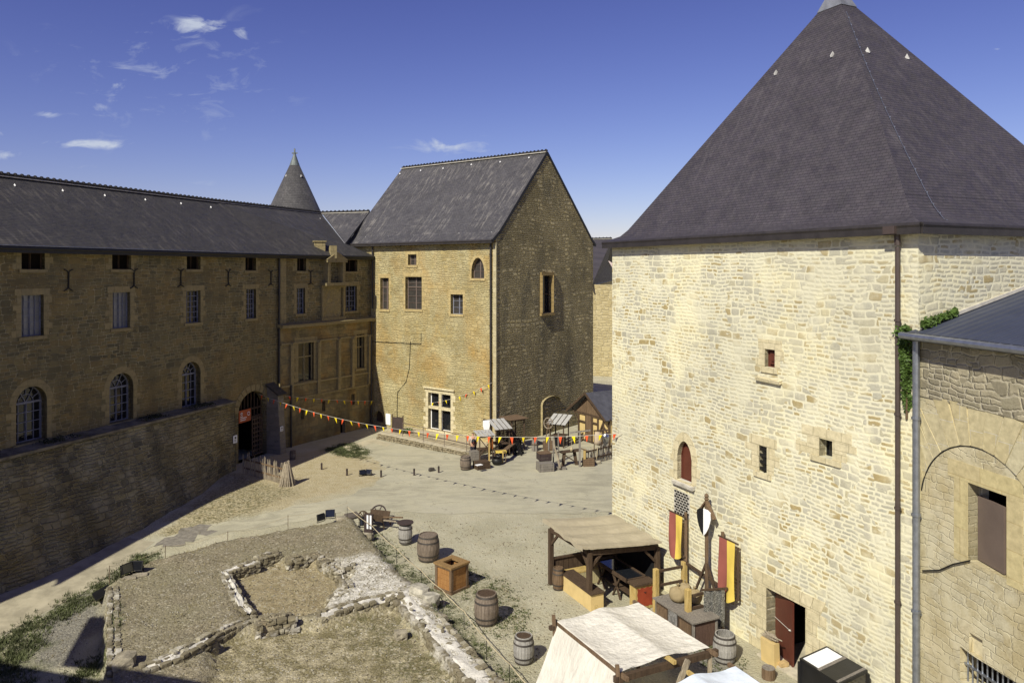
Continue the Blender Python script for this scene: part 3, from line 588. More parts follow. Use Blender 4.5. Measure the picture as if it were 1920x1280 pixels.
# niche with pediment and carved panel
ua, ub = BY.hit(606, 500)[0], BY.hit(638, 500)[0]; zb, zt = BY.hit(622, 530)[1], BY.hit(622, 492)[1]; zp = BY.hit(622, 474)[1]; b = MB()
b.box(BY.P(ua+.12, (zb+zt)/2, .25), (.24,.5,zt-zb), math.atan2(BY.d.y, BY.d.x)); b.box(BY.P(ub-.12, (zb+zt)/2, .25), (.24,.5,zt-zb), math.atan2(BY.d.y, BY.d.x))
b.box(BY.P((ua+ub)/2, zt+.1, .28), (ub-ua+.3,.62,.2), math.atan2(BY.d.y, BY.d.x)); b.box(BY.P((ua+ub)/2, zb-.1, .28), (ub-ua+.5,.62,.2), math.atan2(BY.d.y, BY.d.x))
b.slab([BY.P(ua-.2, zt+.2, .6), BY.P(ub+.2, zt+.2, .6), BY.P((ua+ub)/2, zt+.75, .6)], .6, V(BY.n.x, BY.n.y, 0)); b.box(BY.P((ua+ub)/2-.25, zt+.75, .35), (.45,.5,.9), .5)
b.build('pedimented_niche', QUOINL, lw)
b = MB(); z0 = BY.hit(622, 597)[1]; z1 = BY.hit(622, 537)[1]
for u in (ua-.15, ub+.25): b.beam(BY.P(u, z0, .08), BY.P(u, z1, .08), .18, .16, up=(BY.n.x, BY.n.y, 0))
b.beam(BY.P(ua-.3, z0, .1), BY.P(ub+.4, z0, .1), .2, .2); b.beam(BY.P(ua-.3, z1, .1), BY.P(ub+.4, z1, .1), .2, .16); b.grid(lambda s, t: BY.P(ua+(ub-ua)*s, z0+(z1-z0)*t, .05+.06*mnoise.noise((s*7, t*9, 2))), 16, 20); b.build('carved_panel', QUOINL, lw)
u, z = BY.hit(582, 520); b = MB(); b.beam(BY.P(u, z-.4, .05), BY.P(u, z+.4, .05), .06, .05)
for s in (-1, 1):
    for q in (-1, 1): b.tube([BY.P(u, z+s*.36, .05), BY.P(u+q*.1, z+s*.44, .05), BY.P(u+q*.24, z+s*.5, .05)], .028, 6)
b.build('wall_anchor', IRON, lw)
b = MB(); b.box(BY.P(.25, (EZ+zl)/2, .06), (.5, .16, EZ-zl-.1), math.atan2(BY.d.y, BY.d.x)); b.build('corner_quoin', QUOINL, lw)
# buttress beside the gate
bu0 = L.hit(500, 800)[0]; bu1 = Fr(L.P(0,0,1.1), L.d).hit(537, 800)[0]; bt = 4.5; b = MB()
b.add([L.P(bu0,-.3,0), L.P(bu1,-.3,0), L.P(bu1,-.3,1.1), L.P(bu0,-.3,1.1), L.P(bu0,bt,0), L.P(bu1,bt,0), L.P(bu1,bt-.6,.85), L.P(bu0,bt-.6,.85)], [(0,4,5,1),(3,2,6,7),(0,3,7,4),(1,5,6,2)])
b.build('buttress', stone('grey_buttress', [(.25,.225,.185),(.29,.26,.21),(.22,.20,.16)], (.22,.20,.16), .6, .3, .01, .02, wav=.3), lw)
b = MB(); b.slab([L.P(bu0-.15, bt+.12, -.1), L.P(bu1+.15, bt+.12, -.1), L.P(bu1+.15, bt-.62, 1.05), L.P(bu0-.15, bt-.62, 1.05)], .1); b.build('buttress_cap', SL_L, lw)
pipe(lw, L, 521, 4.4, EZ-.1, DPIPE, .07, .14, u=LLEN-.15); pipe(lw, BY, 0, 0, 4.2, DPIPE, .07, .34, u=.75); pipe(lw, BY, 0, 0, zl-.1, DPIPE, .07, .4, u=BY.hit(689,700)[0])
# roof: two slopes meeting a common ridge, eaves gutter, ridge tiles
RO = 4.5; ER = EZ-.05
def ridge(k): q = L.o + L.d*k - L.n*RO; return q
R0 = V(*ridge(-8), 16.62); R1 = V(*ridge(LLEN-1), 16.62); R2 = V(-16.0, 63.7, 16.72)
E0 = L.P(-8, ER, .42); E1 = L.P(LLEN+.1, ER, .42); E2 = V(BE.x+BY.n.x*.42, BE.y+BY.n.y*.42, ER); VY = at(646, 456, 58.8)
b = MB(); b.slab([E0, E1, R1, R0], .12); b.slab([E1, E2, VY, R2, R1], .12, V(.5,-.3,.8).normalized())
back = [q - V(L.n.x, L.n.y, 0)*9.2 for q in (E0, E1)]; b.slab([R0, R1, back[1], back[0]], .12); b.build('roof', SL_L, lw)
b = MB(); b.add([L.P(-8,-.5,-9), L.P(-8,-.5,0), L.P(-8,EZ,0), L.P(-8,16.4,-4.5), L.P(-8,EZ,-9)], [(0,1,2,3,4)]); flat_wall(b, L, -8, LLEN+8, -.5, EZ, -9); flat_wall(b, L, -8, -1, -.5, EZ, 0); b.build('rear_wall', LEFTW, lw)
def gutter(par, a, c_, r=.09, mat=None, fascia=None, name='gutter'):
    a = Vector(a); c_ = Vector(c_); b = MB(); b.tube([a, c_], r, 8); 
    if fascia: b.beam(a-V(0,0,.1), c_-V(0,0,.1), .10, fascia)
    return b.build(name, mat or DPIPE, par)
gutter(lw, L.P(-8, ER-.10, .46), L.P(LLEN+.1, ER-.10, .46), .1, IRON, .2); gutter(lw, E1-V(0,0,.1), E2-V(0,0,.1), .1, IRON, .18)
b = MB(); b.tube([L.P(-8, ER+.015, .5), L.P(LLEN+.1, ER+.015, .5)], .022, 6); b.build('zinc_edge', ZINC, lw)
def crest(par, a, c_, step=.36, r=.09, mat=None):
    a = Vector(a); c_ = Vector(c_); n = max(2, int((c_-a).length/step)); b = MB(); b.tube([a, c_], r*.8, 8)
    for k in range(n): p = a.lerp(c_, (k+.5)/n); q = a.lerp(c_, (k+.72)/n); b.tube([p+V(0,0,.03), q+V(0,0,.03)], r*1.15, 8)
    b.build('ridge_tiles', mat or plain('ridge_tile', (.03,.028,.028), .7), par); m2 = MB(); d = (c_-a).normalized(); t = V(d.y, -d.x, 0)
    if t.y > 0: t = -t
    m2.beam(a+t*.16-V(0,0,.12), c_+t*.16-V(0,0,.12), .14, .05); m2.build('ridge_mortar', LEADL, par)
crest(lw, R0+V(0,0,.06), R1+V(0,0,.06)); crest(lw, R1+V(0,0,.06), R2+V(0,0,.06))
def on_plane(px, py, p0, nrm):
    r = V((px-CX)/F, 1, (HY-py)/F); o = V(0,0,H); t = (Vector(p0)-o).dot(nrm)/r.dot(nrm); return o+r*t
nL = (E1-E0).cross(R0-E0).normalized(); nL = nL if nL.z > 0 else -nL
hooks(lw, [on_plane(x, y, E0, nL) for x, y in ((27,348),(117,358),(196,367),(272,375),(339,382),(395,389),(446,395),(490,400))], nL, .12)
nB = (E2-E1).cross(R2-E1).normalized(); nB = nB if nB.z > 0 else -nB
hooks(lw, [on_plane(x, y, E1, nB) for x, y in ((531,405),(569,409),(600,411))], nB, .12)
p = on_plane(599, 468, E1, nB); b = MB(); b.box(p, (.75,.6,1.1), .4); b.box(p+V(0,0,.58), (.9,.75,.1), .4); b.build('chimney', QUOINL, lw, bevel=.02)
# orange sign hanging in the gateway, with pale writing
a0 = L.hit(452, 777); a1 = L.hit(474, 777); sz = (L.hit(463, 768)[1], L.hit(463, 791)[1])
sgn = thing('hanging_sign', 'orange rectangular sign with white icons hanging inside the dark arched gateway', 'sign', tuple(L.P(a0[0], sz[1], -.15)))
b = MB(); b.slab([L.P(a0[0], sz[1], -.15), L.P(a1[0], sz[1], -.15), L.P(a1[0], sz[0], -.15), L.P(a0[0], sz[0], -.15)], .04, V(L.n.x, L.n.y, 0)); b.build('board', plain('orange_sign_paint', (.42,.10,.035), .6, .3, 0, .05), sgn)
b = MB(); w = a1[0]-a0[0]; h = sz[0]-sz[1]
for (x0, x1, y) in ((.1,.3,.5), (.1,.62,.36), (.1,.55,.2)): b.beam(L.P(a0[0]+w*x0, sz[1]+h*y, -.14), L.P(a0[0]+w*x1, sz[1]+h*y, -.14), .02, .045)
for (x, y, r) in ((.2,.72,.07), (.8,.62,.11)): b.tube([L.P(a0[0]+w*x+r*math.cos(t*math.pi/5), sz[1]+h*y+r*math.sin(t*math.pi/5), -.14) for t in range(11)], .022, 5)
b.build('lettering', WHITE, sgn)
LB1 = Fr(L.P(0,0,1.0), L.d); LB2 = Fr(L.P(0,0,1.1), L.d)
for (px0, px1, py0, py1, fr_, o, lab) in ((437,444,816,830,LB1,.03,'white notice sheet on the wall left of the dark arched gateway'), (525,530,799,808,LB2,.04,'small white notice on the grey buttress right of the gateway')):
    ua_, ub_ = fr_.hit(px0, py0)[0], fr_.hit(px1, py0)[0]; zz = fr_.hit((px0+px1)/2, py1)[1], fr_.hit((px0+px1)/2, py0)[1]
    n = thing('notice', lab, 'notice', tuple(fr_.P(ua_, zz[0], o)), 'white notices beside the gateway'); b = MB(); b.slab([fr_.P(ua_, zz[0], o), fr_.P(ub_, zz[0], o), fr_.P(ub_, zz[1], o), fr_.P(ua_, zz[1], o)], .03, V(fr_.n.x, fr_.n.y, 0)); b.build('board', WHITE, n)
    b = MB(); w = ub_-ua_; h = zz[1]-zz[0]; b.box(fr_.P(ua_+w*.5, zz[0]+h*.7, o+.01), (w*.35, .02, h*.25), math.atan2(fr_.d.y, fr_.d.x))
    for k in range(3): b.beam(fr_.P(ua_+w*.25, zz[0]+h*(.45-.13*k), o+.005), fr_.P(ua_+w*.75, zz[0]+h*(.45-.13*k), o+.005), .012, h*.05)
    b.build('lettering', BLACK, n)
# ------------------------------------------------------------------ link roof behind, round turret
lk = thing('link_building', 'low slate roofed link between the long wing and the gabled stone house', 'building', (-14, 64, 0))
HH = at(693, 396.5, 62.7); b = MB(); b.slab([R2+V(.1,0,.0), VY+V(.05,.0,.0), HH], .1, V(-.2,-.6,.75).normalized()); b.slab([R2+V(.1,0,0), HH, HH+V(4,6,-3), R2+V(4,7,-3)], .1); b.build('roof', SL_H, lk)
b = MB(); b.box((-12.5, 66.5, 6.8), (5,5,13.5), -.66); b.build('wall', LEFTW, lk); crest(lk, R2+V(0,0,.05), HH+V(0,0,.05))
tu = thing('round_turret', 'round turret with pointed conical slate roof and lead finial rising behind the long roof', 'turret', (-19.9, 70, 0))
tc_ = V(-19.95, 70, 0); b = MB(); b.lathe(tc_, [(2.95,16.0),(2.70,16.55),(.42,21.6)], 40); b.build('conical_roof', SL_C, tu, smooth=True, uvfn=lambda c: (math.atan2(c.x-tc_.x, -(c.y-tc_.y))*1.8, c.z))
b = MB(); b.lathe(tc_, [(.47,21.5),(.43,21.62),(.14,22.45),(.09,22.6),(.13,22.65),(.05,22.75),(.03,23.1)], 16); b.box(tc_+V(0,0,22.65), (.5,.06,.12)); b.box(tc_+V(0,0,22.9), (.12,.12,.3)); b.build('finial', plain('verdigris_lead', (.14,.16,.15), .6, .4, .3), tu, smooth=False)
b = MB(); b.lathe(tc_, [(2.4,0),(2.4,16.3)], 30); b.build('wall', LEFTW, tu)
b = MB(); b.tube([tc_+V(.33,-.42,21.2), tc_+V(.95,-2.45,16.45)], .035, 6); b.build('lightning_cable', LEADL, tu)
hooks(tu, [tc_+V(-.55,-.75,20.5), tc_+V(.75,-.55,20.5)], V(0,-1,.2), .2)
# ------------------------------------------------------------------ gabled house
hs = thing('gabled_house', 'tall ochre stone house with steep grey slate roof and dark rough gable wall, centre', 'building', tuple(C.P(CW, 0)))
HE = 14.05; RZ = 20.62; KV = .9; KZ = 15.1
F_ = lambda xl, xr, yt, yb: C.R(xl, xr, yt, yb)
hh = []
for r, kd, kw in ((F_(765,781,477,497),'rect',dict(nx=2,nz=2,fmat=TAUPE)), (F_(713,729,521,580),'rect',dict(nx=2,nz=4,fmat=TAUPE,transom=.7)), (F_(760,791,519,580),'rect',dict(nx=2,nz=5,fmat=TAUPE,transom=.68)),
        (F_(845,868,552,589),'rect',dict(nx=2,nz=3,fmat=BLUEF)), (F_(884,908,483,522),'pointed',dict(nx=2,nz=3,fmat=TAUPE))):
    hh.append(window(hs, C, r, kd, .3, pmat=LEADGL, smat=QUOINH, sw=.16, **kw))
r = F_(803,845,738,807); hh.append(window(hs, C, r, 'rect', .32, WHITE, 2, 1, GLASS, QUOIN, .26))
b = MB(); b.beam(C.P((r[0]+r[1])/2, r[2], -.1), C.P((r[0]+r[1])/2, r[3], -.1), .2, .24); b.beam(C.P(r[0], r[2]+(r[3]-r[2])*.6, -.12), C.P(r[1], r[2]+(r[3]-r[2])*.6, -.12), .2, .2)
b.beam(C.P(r[0]-.4, r[3]+.36, .07), C.P(r[1]+.4, r[3]+.36, .07), .16, .12); b.build('stone_cross_mullion', QUOIN, hs)
r = F_(701,719,770,806); r = (r[0], r[1], .35, r[3]); hh.append(arch_pts(*r)); 
b = MB(); b.slab([C.P(u, z, -.3) for u, z in arch_pts(*r)], .05, V(C.n.x, C.n.y, 0)); b.build('arched_door', DWOOD, hs)
wall_mesh(C, [(0, -.5), (CW, -.5), (CW, HE), (0, HE)], hh, .4).build('front_wall', HOUSE, hs)
gw_ = G.R(1016,1034,516,586); gh = [window(hs, G, gw_, 'rect', .25, DWOOD, 1, 1, GLASS, None, transom=.5)]
gout = [(0,-.5),(CG,-.5),(CG,HE),(CG-KV,KZ),(CG/2-.2,RZ-.1),(KV,KZ),(0,HE)]
wall_mesh(G, gout, gh, .35).build('gable_wall', GABLE, hs)
b = MB(); e = .10; u0, u1, z0, z1 = gw_; t = .14
for (a, c_) in (((u0-e, z0), (u0-e, z1)), ((u1+e, z0), (u1+e, z1)), ((u0-.2, z1+e), (u1+.2, z1+e))): b.beam(G.P(*a, .02), G.P(*c_, .02), .2, .24)
b.slab([G.P(u0-.25, z0-.04, .16), G.P(u1+.25, z0-.04, .16), G.P(u1+.25, z0-.04, 0), G.P(u0-.25, z0-.04, 0)], .16); b.build('window_frame_stone', ashlar('gable_dressed_stone', (.34,.25,.11), (.29,.21,.09)), hs)
bl = G.R(1014,1049,742,812); b = MB(); bp = arch_pts(bl[0], bl[1], 0, bl[3], 'round', 10, .5)
for i in range(1, len(bp)): 
    a = bp[i]; c_ = bp[(i+1) % len(bp)]; b.beam(G.P(*a, .0), G.P(*c_, .0), .012, .34, up=(G.n.x, G.n.y, 0)) if i >= 2 else None
b.build('blocked_arch', ashlar('ochre_blocked_arch', (.42,.35,.19), (.36,.30,.17)), hs)
b = MB(); A0 = C.P(0,-.5); B0 = G.P(CG,-.5); D0 = A0+(B0-G.P(0,-.5))
def wallq(p, q, z): b.add([V(p.x,p.y,-.5), V(q.x,q.y,-.5), V(q.x,q.y,z), V(p.x,p.y,z)], [(0,1,2,3)])
wallq(A0, D0, HE); wallq(D0, B0, HE); dG = V(G.d.x, G.d.y, 0); b.add([V(A0.x,A0.y,HE), V(D0.x,D0.y,HE), V(A0.x,A0.y,RZ-.2)+dG*(CG/2)], [(0,1,2)]); b.build('rear_walls', HOUSE, hs)
b = MB(); a = -.12; e_ = CW+.02; cvec = V(C.d.x, C.d.y, 0)
def rp(u, v, z): return V(C.o.x, C.o.y, z)+cvec*u+dG*v
prof = [(-.38, HE-.08), (.35, 14.55), (1.1, 15.32), (CG/2-.2, RZ)]
for (v0, z0), (v1, z1) in zip(prof, prof[1:]): b.slab([rp(a, v0, z0), rp(e_, v0, z0), rp(e_, v1, z1), rp(a, v1, z1)], .13)
for (v0, z0), (v1, z1) in zip(prof, prof[1:]):
    w0 = CG-v0; w1 = CG-v1 if z1 != RZ else CG/2-.2; b.slab([rp(e_, w0, z0), rp(a, w0, z0), rp(a, w1, z1), rp(e_, w1, z1)], .13)
b.build('roof', SL_H, hs); crest(hs, rp(a, CG/2-.2, RZ+.06), rp(e_, CG/2-.2, RZ+.06), .34)
b = MB()
for sd_ in (0, 1):
    for (v0, z0), (v1, z1) in zip(prof, prof[1:]):
        x0, x1 = (v0, v1) if not sd_ else (CG-v0, (CG-v1 if z1 != RZ else CG/2-.2)); b.beam(rp(e_+.005, x0, z0-.08), rp(e_+.005, x1, z1-.08), .03, .2)
b.build('verge_board', IRON, hs)
nH = (rp(1,1.1,15.32)-rp(0,1.1,15.32)).cross(rp(0,5.8,RZ)-rp(0,1.1,15.32)).normalized(); nH = nH if nH.z > 0 else -nH
hooks(hs, [on_plane(x, y, rp(0,1.1,15.32), nH) for x, y in ((750,326),(789,320),(831,316),(884,309),(938,304),(992,296),(686,446),(728,445),(776,443),(824,442),(861,439),(922,437))], nH, .12)
gutter(hs, rp(a, -.44, HE-.12), rp(e_, -.44, HE-.12), .09, DPIPE, .14)
pipe(hs, C, 0, -.2, HE-.1, DPIPE, .065, .14, u=CW-.35); pipe(hs, C, 0, 9, HE-.1, DPIPE, .065, .14, u=C.hit(701,470)[0])
b = MB(); b.box(C.P(CW-.09, 6.8, -.02), (.26,.10,14.0), math.atan2(CD.y, CD.x)); b.build('corner_quoin', ashlar('corner_quoin_stone', (.52,.46,.30), (.44,.38,.23), .5, .36), hs)
b = MB(); ap = [C.hit(x, y) for x, y in ((770,640),(768,690),(762,715),(746,735),(745,770),(746,812))]; b.tube([C.P(u, z, .03) for u, z in ap], .022, 6); b.tube([C.P(*C.hit(x, y), .03) for x, y in ((697,640),(790,645),(790,625))], .022, 6); b.build('wall_cable', IRON, hs)
# ------------------------------------------------------------------ square tower
tw = thing('square_tower', 'big cream rubble stone tower with steep plum slate pyramid roof, right', 'tower', tuple(T.P(0, 0)))
TE = 13.12; th = []
r = T.R(1434,1453,655,689); th.append(window(tw, T, r, fmat=RED, nx=1, nz=1, pmat=RED, smat=QUOIN, sw=.22, depth=.18, name='shuttered_window'))
b = MB(); b.slab([T.P(r[0]+.1,r[2]+.1,-.12), T.P(r[1]-.06,r[2]+.1,-.12), T.P(r[1]-.06,r[3]-.1,-.12), T.P(r[0]+.1,r[3]-.1,-.12)], .05, V(T.n.x,T.n.y,0)); b.box(T.P((r[0]+r[1])/2+.06,(r[2]+r[3])/2+.02,-.11), (.16,.06,.2), math.atan2(TD.y,TD.x)); b.build('shutter', RED, tw)
b = MB(); z = T.hit(1432, 708)[1]; b.slab([T.P(r[0]-.3,z,.14), T.P(r[1]+.3,z-.02,.14), T.P(r[1]+.3,z+.02,0), T.P(r[0]-.3,z+.02,0)], .1); b.build('drip_stone', QUOIN, tw)
r = T.R(1270,1297,827,903); pd = r; th.append(window(tw, T, r, 'pointed', .2, RED, 1, 1, RED, QUOIN, .26, fb=.05, name='pointed_door'))
r = T.R(1423,1438,836,886); sl = r; th.append(window(tw, T, r, fmat=DARKIN, nx=1, nz=1, pmat=DARKIN, smat=QUOIN, sw=.32, depth=.35, name='barred_slit'))
b = MB(); zz = r[2]+.08
for k in range(4): z = r[2]+(r[3]-r[2])*(k+.55)/4; b.beam(T.P(r[0]-.02, z, -.06), T.P(r[1]+.02, z, -.06), .05, .09)
b.beam(T.P((r[0]+r[1])/2, r[2], -.08), T.P((r[0]+r[1])/2, r[3], -.08), .07, .05); b.build('slit_bars', IRON, tw)
r = T.R(1536,1561,824,858); th.append(window(tw, T, r, fmat=IRON, nx=1, nz=1, pmat=GLASS, smat=QUOIN, sw=.5, depth=.3, fb=.03))
u0 = T.hit(1437, 1150)[0]; u1 = T.hit(1511, 1150)[0]; z1 = T.hit(1473, 1119)[1]; door = (u0, u1, 0.0, z1); th.append([(u0,-.02),(u1,-.02),(u1,z1),(u0,z1)])
wall_mesh(T, [(0,-.6),(TL,-.6),(TL,TE),(0,TE)], th, .5).build('front_wall', TOWER, tw)
b = MB(); flat_wall(b, TS, 0, TSW, -.6, TE); P0 = T.P(0,0); P1 = TS.P(TSW,0); P2 = P0+(P1-TS.P(0,0))
for p, q in ((P0, P2), (P2, P1)): b.add([V(p.x,p.y,-.6), V(q.x,q.y,-.6), V(q.x,q.y,TE), V(p.x,p.y,TE)], [(0,1,2,3)])
b.build('side_walls', TOWER, tw)
# door surround, red door standing half open, dark room
rs = random.Random(3); b = MB(); nT = V(T.n.x, T.n.y, 0); z = 0; k = 0
while z < z1-.05:
    z2 = min(z1, z+rs.uniform(.28,.42)); z2 = z1 if z1-z2 < .15 else z2
    wl_ = .42 if k % 2 else .75; wr_ = .75 if k % 2 else .42
    b.slab([T.P(u0-wl_,z+.008,.02), T.P(u0,z+.008,.02), T.P(u0,z2-.008,.02), T.P(u0-wl_,z2-.008,.02)], .5, nT); b.slab([T.P(u1,z+.008,.02), T.P(u1+wr_,z+.008,.02), T.P(u1+wr_,z2-.008,.02), T.P(u1,z2-.008,.02)], .5, nT); z = z2; k += 1
n = 7
for i in range(n):
    a = u0-.55+(u1-u0+1.1)*i/n; c_ = u0-.55+(u1-u0+1.1)*(i+1)/n; tl = (i+.5-n/2)*.05; tr = (i+1+.5-n/2)*.05
    b.slab([T.P(a+.008,z1+.006,.02), T.P(c_-.008,z1+.006,.02), T.P(c_-.008+tr,z1+.42,.02), T.P(a+.008+tl,z1+.42,.02)], .5, nT)
b.build('door_surround', QUOIN, tw)
dk = (u1-u0)*.66; hinge = T.P(u0+.05, 0, -.32); ang = math.radians(17); dd = V(TD.x*math.cos(ang)+nT.x*math.sin(ang), TD.y*math.cos(ang)+nT.y*math.sin(ang), 0); dn = V(dd.y, -dd.x, 0)
b = MB(); b.slab([hinge+V(0,0,.03), hinge+dd*dk+V(0,0,.03), hinge+dd*dk+V(0,0,z1-.08), hinge+V(0,0,z1-.08)], .06, dn); dr_ = b.build('door', RED, tw)
b = MB(); b.beam(hinge+dn*.02+V(0,0,z1*.54), hinge+dd*(dk-.05)+dn*.02+V(0,0,z1*.54), .015, .012); b.lathe(hinge+dd*(dk-.08)+dn*.04+V(0,0,z1*.55), [(.01,-.03),(.04,0),(.01,.03)], 8); b.build('handle', LEADL, dr_)
b = MB(); 
for (f, o1, o2) in ((u0,-.5,-2.5),(u1,-.5,-2.5)): b.add([T.P(f,-.1,o1), T.P(f,-.1,o2), T.P(f,z1+.1,o2), T.P(f,z1+.1,o1)], [(0,1,2,3)])
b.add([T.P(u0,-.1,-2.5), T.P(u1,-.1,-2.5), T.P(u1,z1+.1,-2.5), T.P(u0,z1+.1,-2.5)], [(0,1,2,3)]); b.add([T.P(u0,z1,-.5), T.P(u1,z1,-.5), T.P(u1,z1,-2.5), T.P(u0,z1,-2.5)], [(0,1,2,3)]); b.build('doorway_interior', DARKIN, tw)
b = MB(); b.slab([T.P(u0-.05,.06,.35), T.P(u1+.1,.06,.35), T.P(u1+.1,.06,-2.4), T.P(u0-.05,.06,-2.4)], .12, V(0,0,1)); b.build('threshold', plain('pale_threshold', (.50,.45,.34), .9, .1), tw)
# pierced brick panel under the pointed door
va, vb, vz0, vz1 = T.R(1265,1293,922,966); b = MB(); b.slab([T.P(va-.02,vz0,.015), T.P(vb+.02,vz0,.015), T.P(vb+.02,vz1,.015), T.P(va-.02,vz1,.015)], .05, nT); vp = b.build('vent_panel', LEADL, tw)
b = MB(); nr = 9
for i in range(nr):
    z = vz0+(vz1-vz0)*(i+.5)/nr
    for j in range(5):
        a = va+(vb-va)*(j+(.5 if i % 2 else .05))/5.4; b.slab([T.P(a,z-.03,.022), T.P(a+(vb-va)/7,z-.03,.022), T.P(a+(vb-va)/7,z+.035,.022), T.P(a,z+.035,.022)], .01, nT)
b.build('vent_slots', BLACK, vp)
b = MB(); b.slab([T.P(pd[0]-.15,pd[2]-.05,.16), T.P(pd[1]+.2,pd[2]-.05,.16), T.P(pd[1]+.2,pd[2]+.02,-.2), T.P(pd[0]-.15,pd[2]+.02,-.2)], .12); b.build('door_sill', LEADL, tw)
# roof
OV = .28; dS = V(-T.n.x, -T.n.y, 0); dF = V(TD.x, TD.y, 0)
cs = [V(TO.x,TO.y,0), V(TB.x,TB.y,0), V(TB.x,TB.y,0)+dS*TSW, V(TO.x,TO.y,0)+dS*TSW]; ctr = (cs[0]+cs[2])/2; AZ = 22.05
def corner(i, f, z): 
    s1 = (-1, 1, 1, -1)[i]; s2 = (-1, -1, 1, 1)[i]; c_ = cs[i]; q = c_+(ctr-c_)*f; ex = OV if f == 0 else 0; q = q+dF*(s1*ex)+dS*(s2*ex); return V(q.x,q.y,z)
lev = [(0, TE+.02), (.04, 13.36), (.08, 13.62), (.12, 13.98), (.93, AZ-.62)]
b = MB()
for i in range(4):
    j = (i+1) % 4
    for (f0, z0), (f1, z1_) in zip(lev, lev[1:]): 
        q = [corner(i,f0,z0), corner(j,f0,z0), corner(j,f1,z1_), corner(i,f1,z1_)]; b.add(q, [(0,1,2,3)])
b.add([corner(i,0,TE+.02)-V(0,0,.01) for i in range(4)], [(3,2,1,0)]); b.build('roof', SL_T, tw)
b = MB(); lv = [(.922, AZ-.70, .05), (.932, AZ-.56, .0), (.962, AZ-.12, 0), (.980, AZ+.35, 0), (.984, AZ+1.0, 0)]
for i in range(4):
    j = (i+1) % 4
    for (f0,z0,_), (f1,z1_,_) in zip(lv, lv[1:]): b.add([corner(i,f0,z0)+V(0,0,.04), corner(j,f0,z0)+V(0,0,.04), corner(j,f1,z1_)+V(0,0,.04), corner(i,f1,z1_)+V(0,0,.04)], [(0,1,2,3)])
b.build('lead_cap', LEAD, tw); b = MB(); b.lathe(V(ctr.x,ctr.y,0), [(.2,AZ+.8),(.32,AZ+1.0),(.08,AZ+1.5),(.03,AZ+2.4)], 12); b.build('finial', LEAD, tw)
b = MB()
for i in (0, 1):
    j = i+1; b.beam(corner(i,0,TE-.12), corner(j,0,TE-.12), .1, .24); b.tube([corner(i,0,TE+.0)+V(0,0,-.02), corner(j,0,TE)+V(0,0,-.02)], .075, 8)
b.build('gutter', DPIPE, tw)
b = MB(); 
for i, fr_ in ((0, T), (1, TS)): 
    wl2 = TL if i == 0 else TSW; b.slab([fr_.P(-.1,TE-.1,OV-.06), fr_.P(wl2+.1,TE-.1,OV-.06), fr_.P(wl2+.1,TE-.1,0), fr_.P(-.1,TE-.1,0)], .08, V(0,0,1))
b.build('soffit', BPIPE, tw)
pu_ = T.hit(1690, 800)[0]; pipe(tw, T, 0, -.1, TE-.55, BPIPE, .062, .14, u=pu_); b = MB(); b.tube([T.P(pu_,TE-.5,.14), T.P(pu_,TE-.2,.16), T.P(pu_,TE-.12,.3)], .08, 8); b.box(T.P(pu_-.05,TE-.12,.3), (.34,.24,.2), math.atan2(TD.y,TD.x)); b.build('rainwater_head', BPIPE, tw)
# lightning cable down the hip with clips, roof hooks
b = MB(); cp = []
for k in range(24):
    t = k/23; f = .88*(1-t)+.01*t; z = (AZ-1.0)+(TE+.15-(AZ-1.0))*((.88-f)/.87) if f > .17 else 13.2+(f/.17)**.9*1.95; off = dS*(.12+1.0*t*t) ; c_ = corner(1, f, z)+off; cp.append(c_+V(0,0,.02))
def face_z(p): # height of the side slope above a plan point
    e = (Vector((p.x,p.y,0))-cs[1]).dot(-V(TS.n.x,TS.n.y,0)); hw = TL/2; f = max(0, e/hw)
    for (f0,z0),(f1,z1_) in zip(lev, lev[1:]):
        if f <= f1: return z0+(z1_-z0)*(f-f0)/(f1-f0)
    return lev[-1][1]
cp = [V(p.x,p.y,face_z(p)+.05) for p in cp]; b.tube(cp, .008, 5)
for p in cp[1::1]: b.box(p+V(0,0,.02), (.035,.035,.04))
b.build('lightning_cable', ZINC, tw)
n0 = (corner(1,.17,14.44)-corner(0,.17,14.44)).cross(corner(0,.93,AZ-.62)-corner(0,.17,14.44)).normalized(); n0 = n0 if n0.z > 0 else -n0
n1_ = (corner(2,.17,14.44)-corner(1,.17,14.44)).cross(corner(1,.93,AZ-.62)-corner(1,.17,14.44)).normalized(); n1_ = n1_ if n1_.z > 0 else -n1_
hooks(tw, [on_plane(x, y, corner(0,.17,14.44), n0) for x, y in ((1456,138),(1562,104))], n0, .19); hooks(tw, [on_plane(x, y, corner(1,.17,14.44), n1_) for x, y in ((1626,97),(1700,109))], n1_, .19)
# ------------------------------------------------------------------ annex with sheet metal roof
ax = thing('annex_building', 'weathered ochre annex with corrugated metal roof and big relieving arch beside the tower', 'building', tuple(TB))
AE = 10.35; AL = 12; ar = AX.R(1815,1888,917,1068); nA = V(AX.n.x, AX.n.y, 0); rA = math.atan2(AX.d.y, AX.d.x)
bw = AX.R(1817,1842,1192,1232); gr = AX.R(1800,1960,1262,1330)
wall_mesh(AX, [(0,-.6),(AL,-.6),(AL,AE),(0,AE)], [arch_pts(*ar,'rect'), arch_pts(*bw,'rect'), arch_pts(*gr,'rect')], .55).build('wall', ANNEX, ax)
for r_, d_, mt, nm in ((bw,.10,QUOIN,'blind_window'),(gr,.5,DARKIN,'grille_opening')):
    b = MB(); b.slab([AX.P(r_[0],r_[2],-d_), AX.P(r_[1],r_[2],-d_), AX.P(r_[1],r_[3],-d_), AX.P(r_[0],r_[3],-d_)], .05, nA); g_ = b.build(nm, mt, ax)
b = MB()
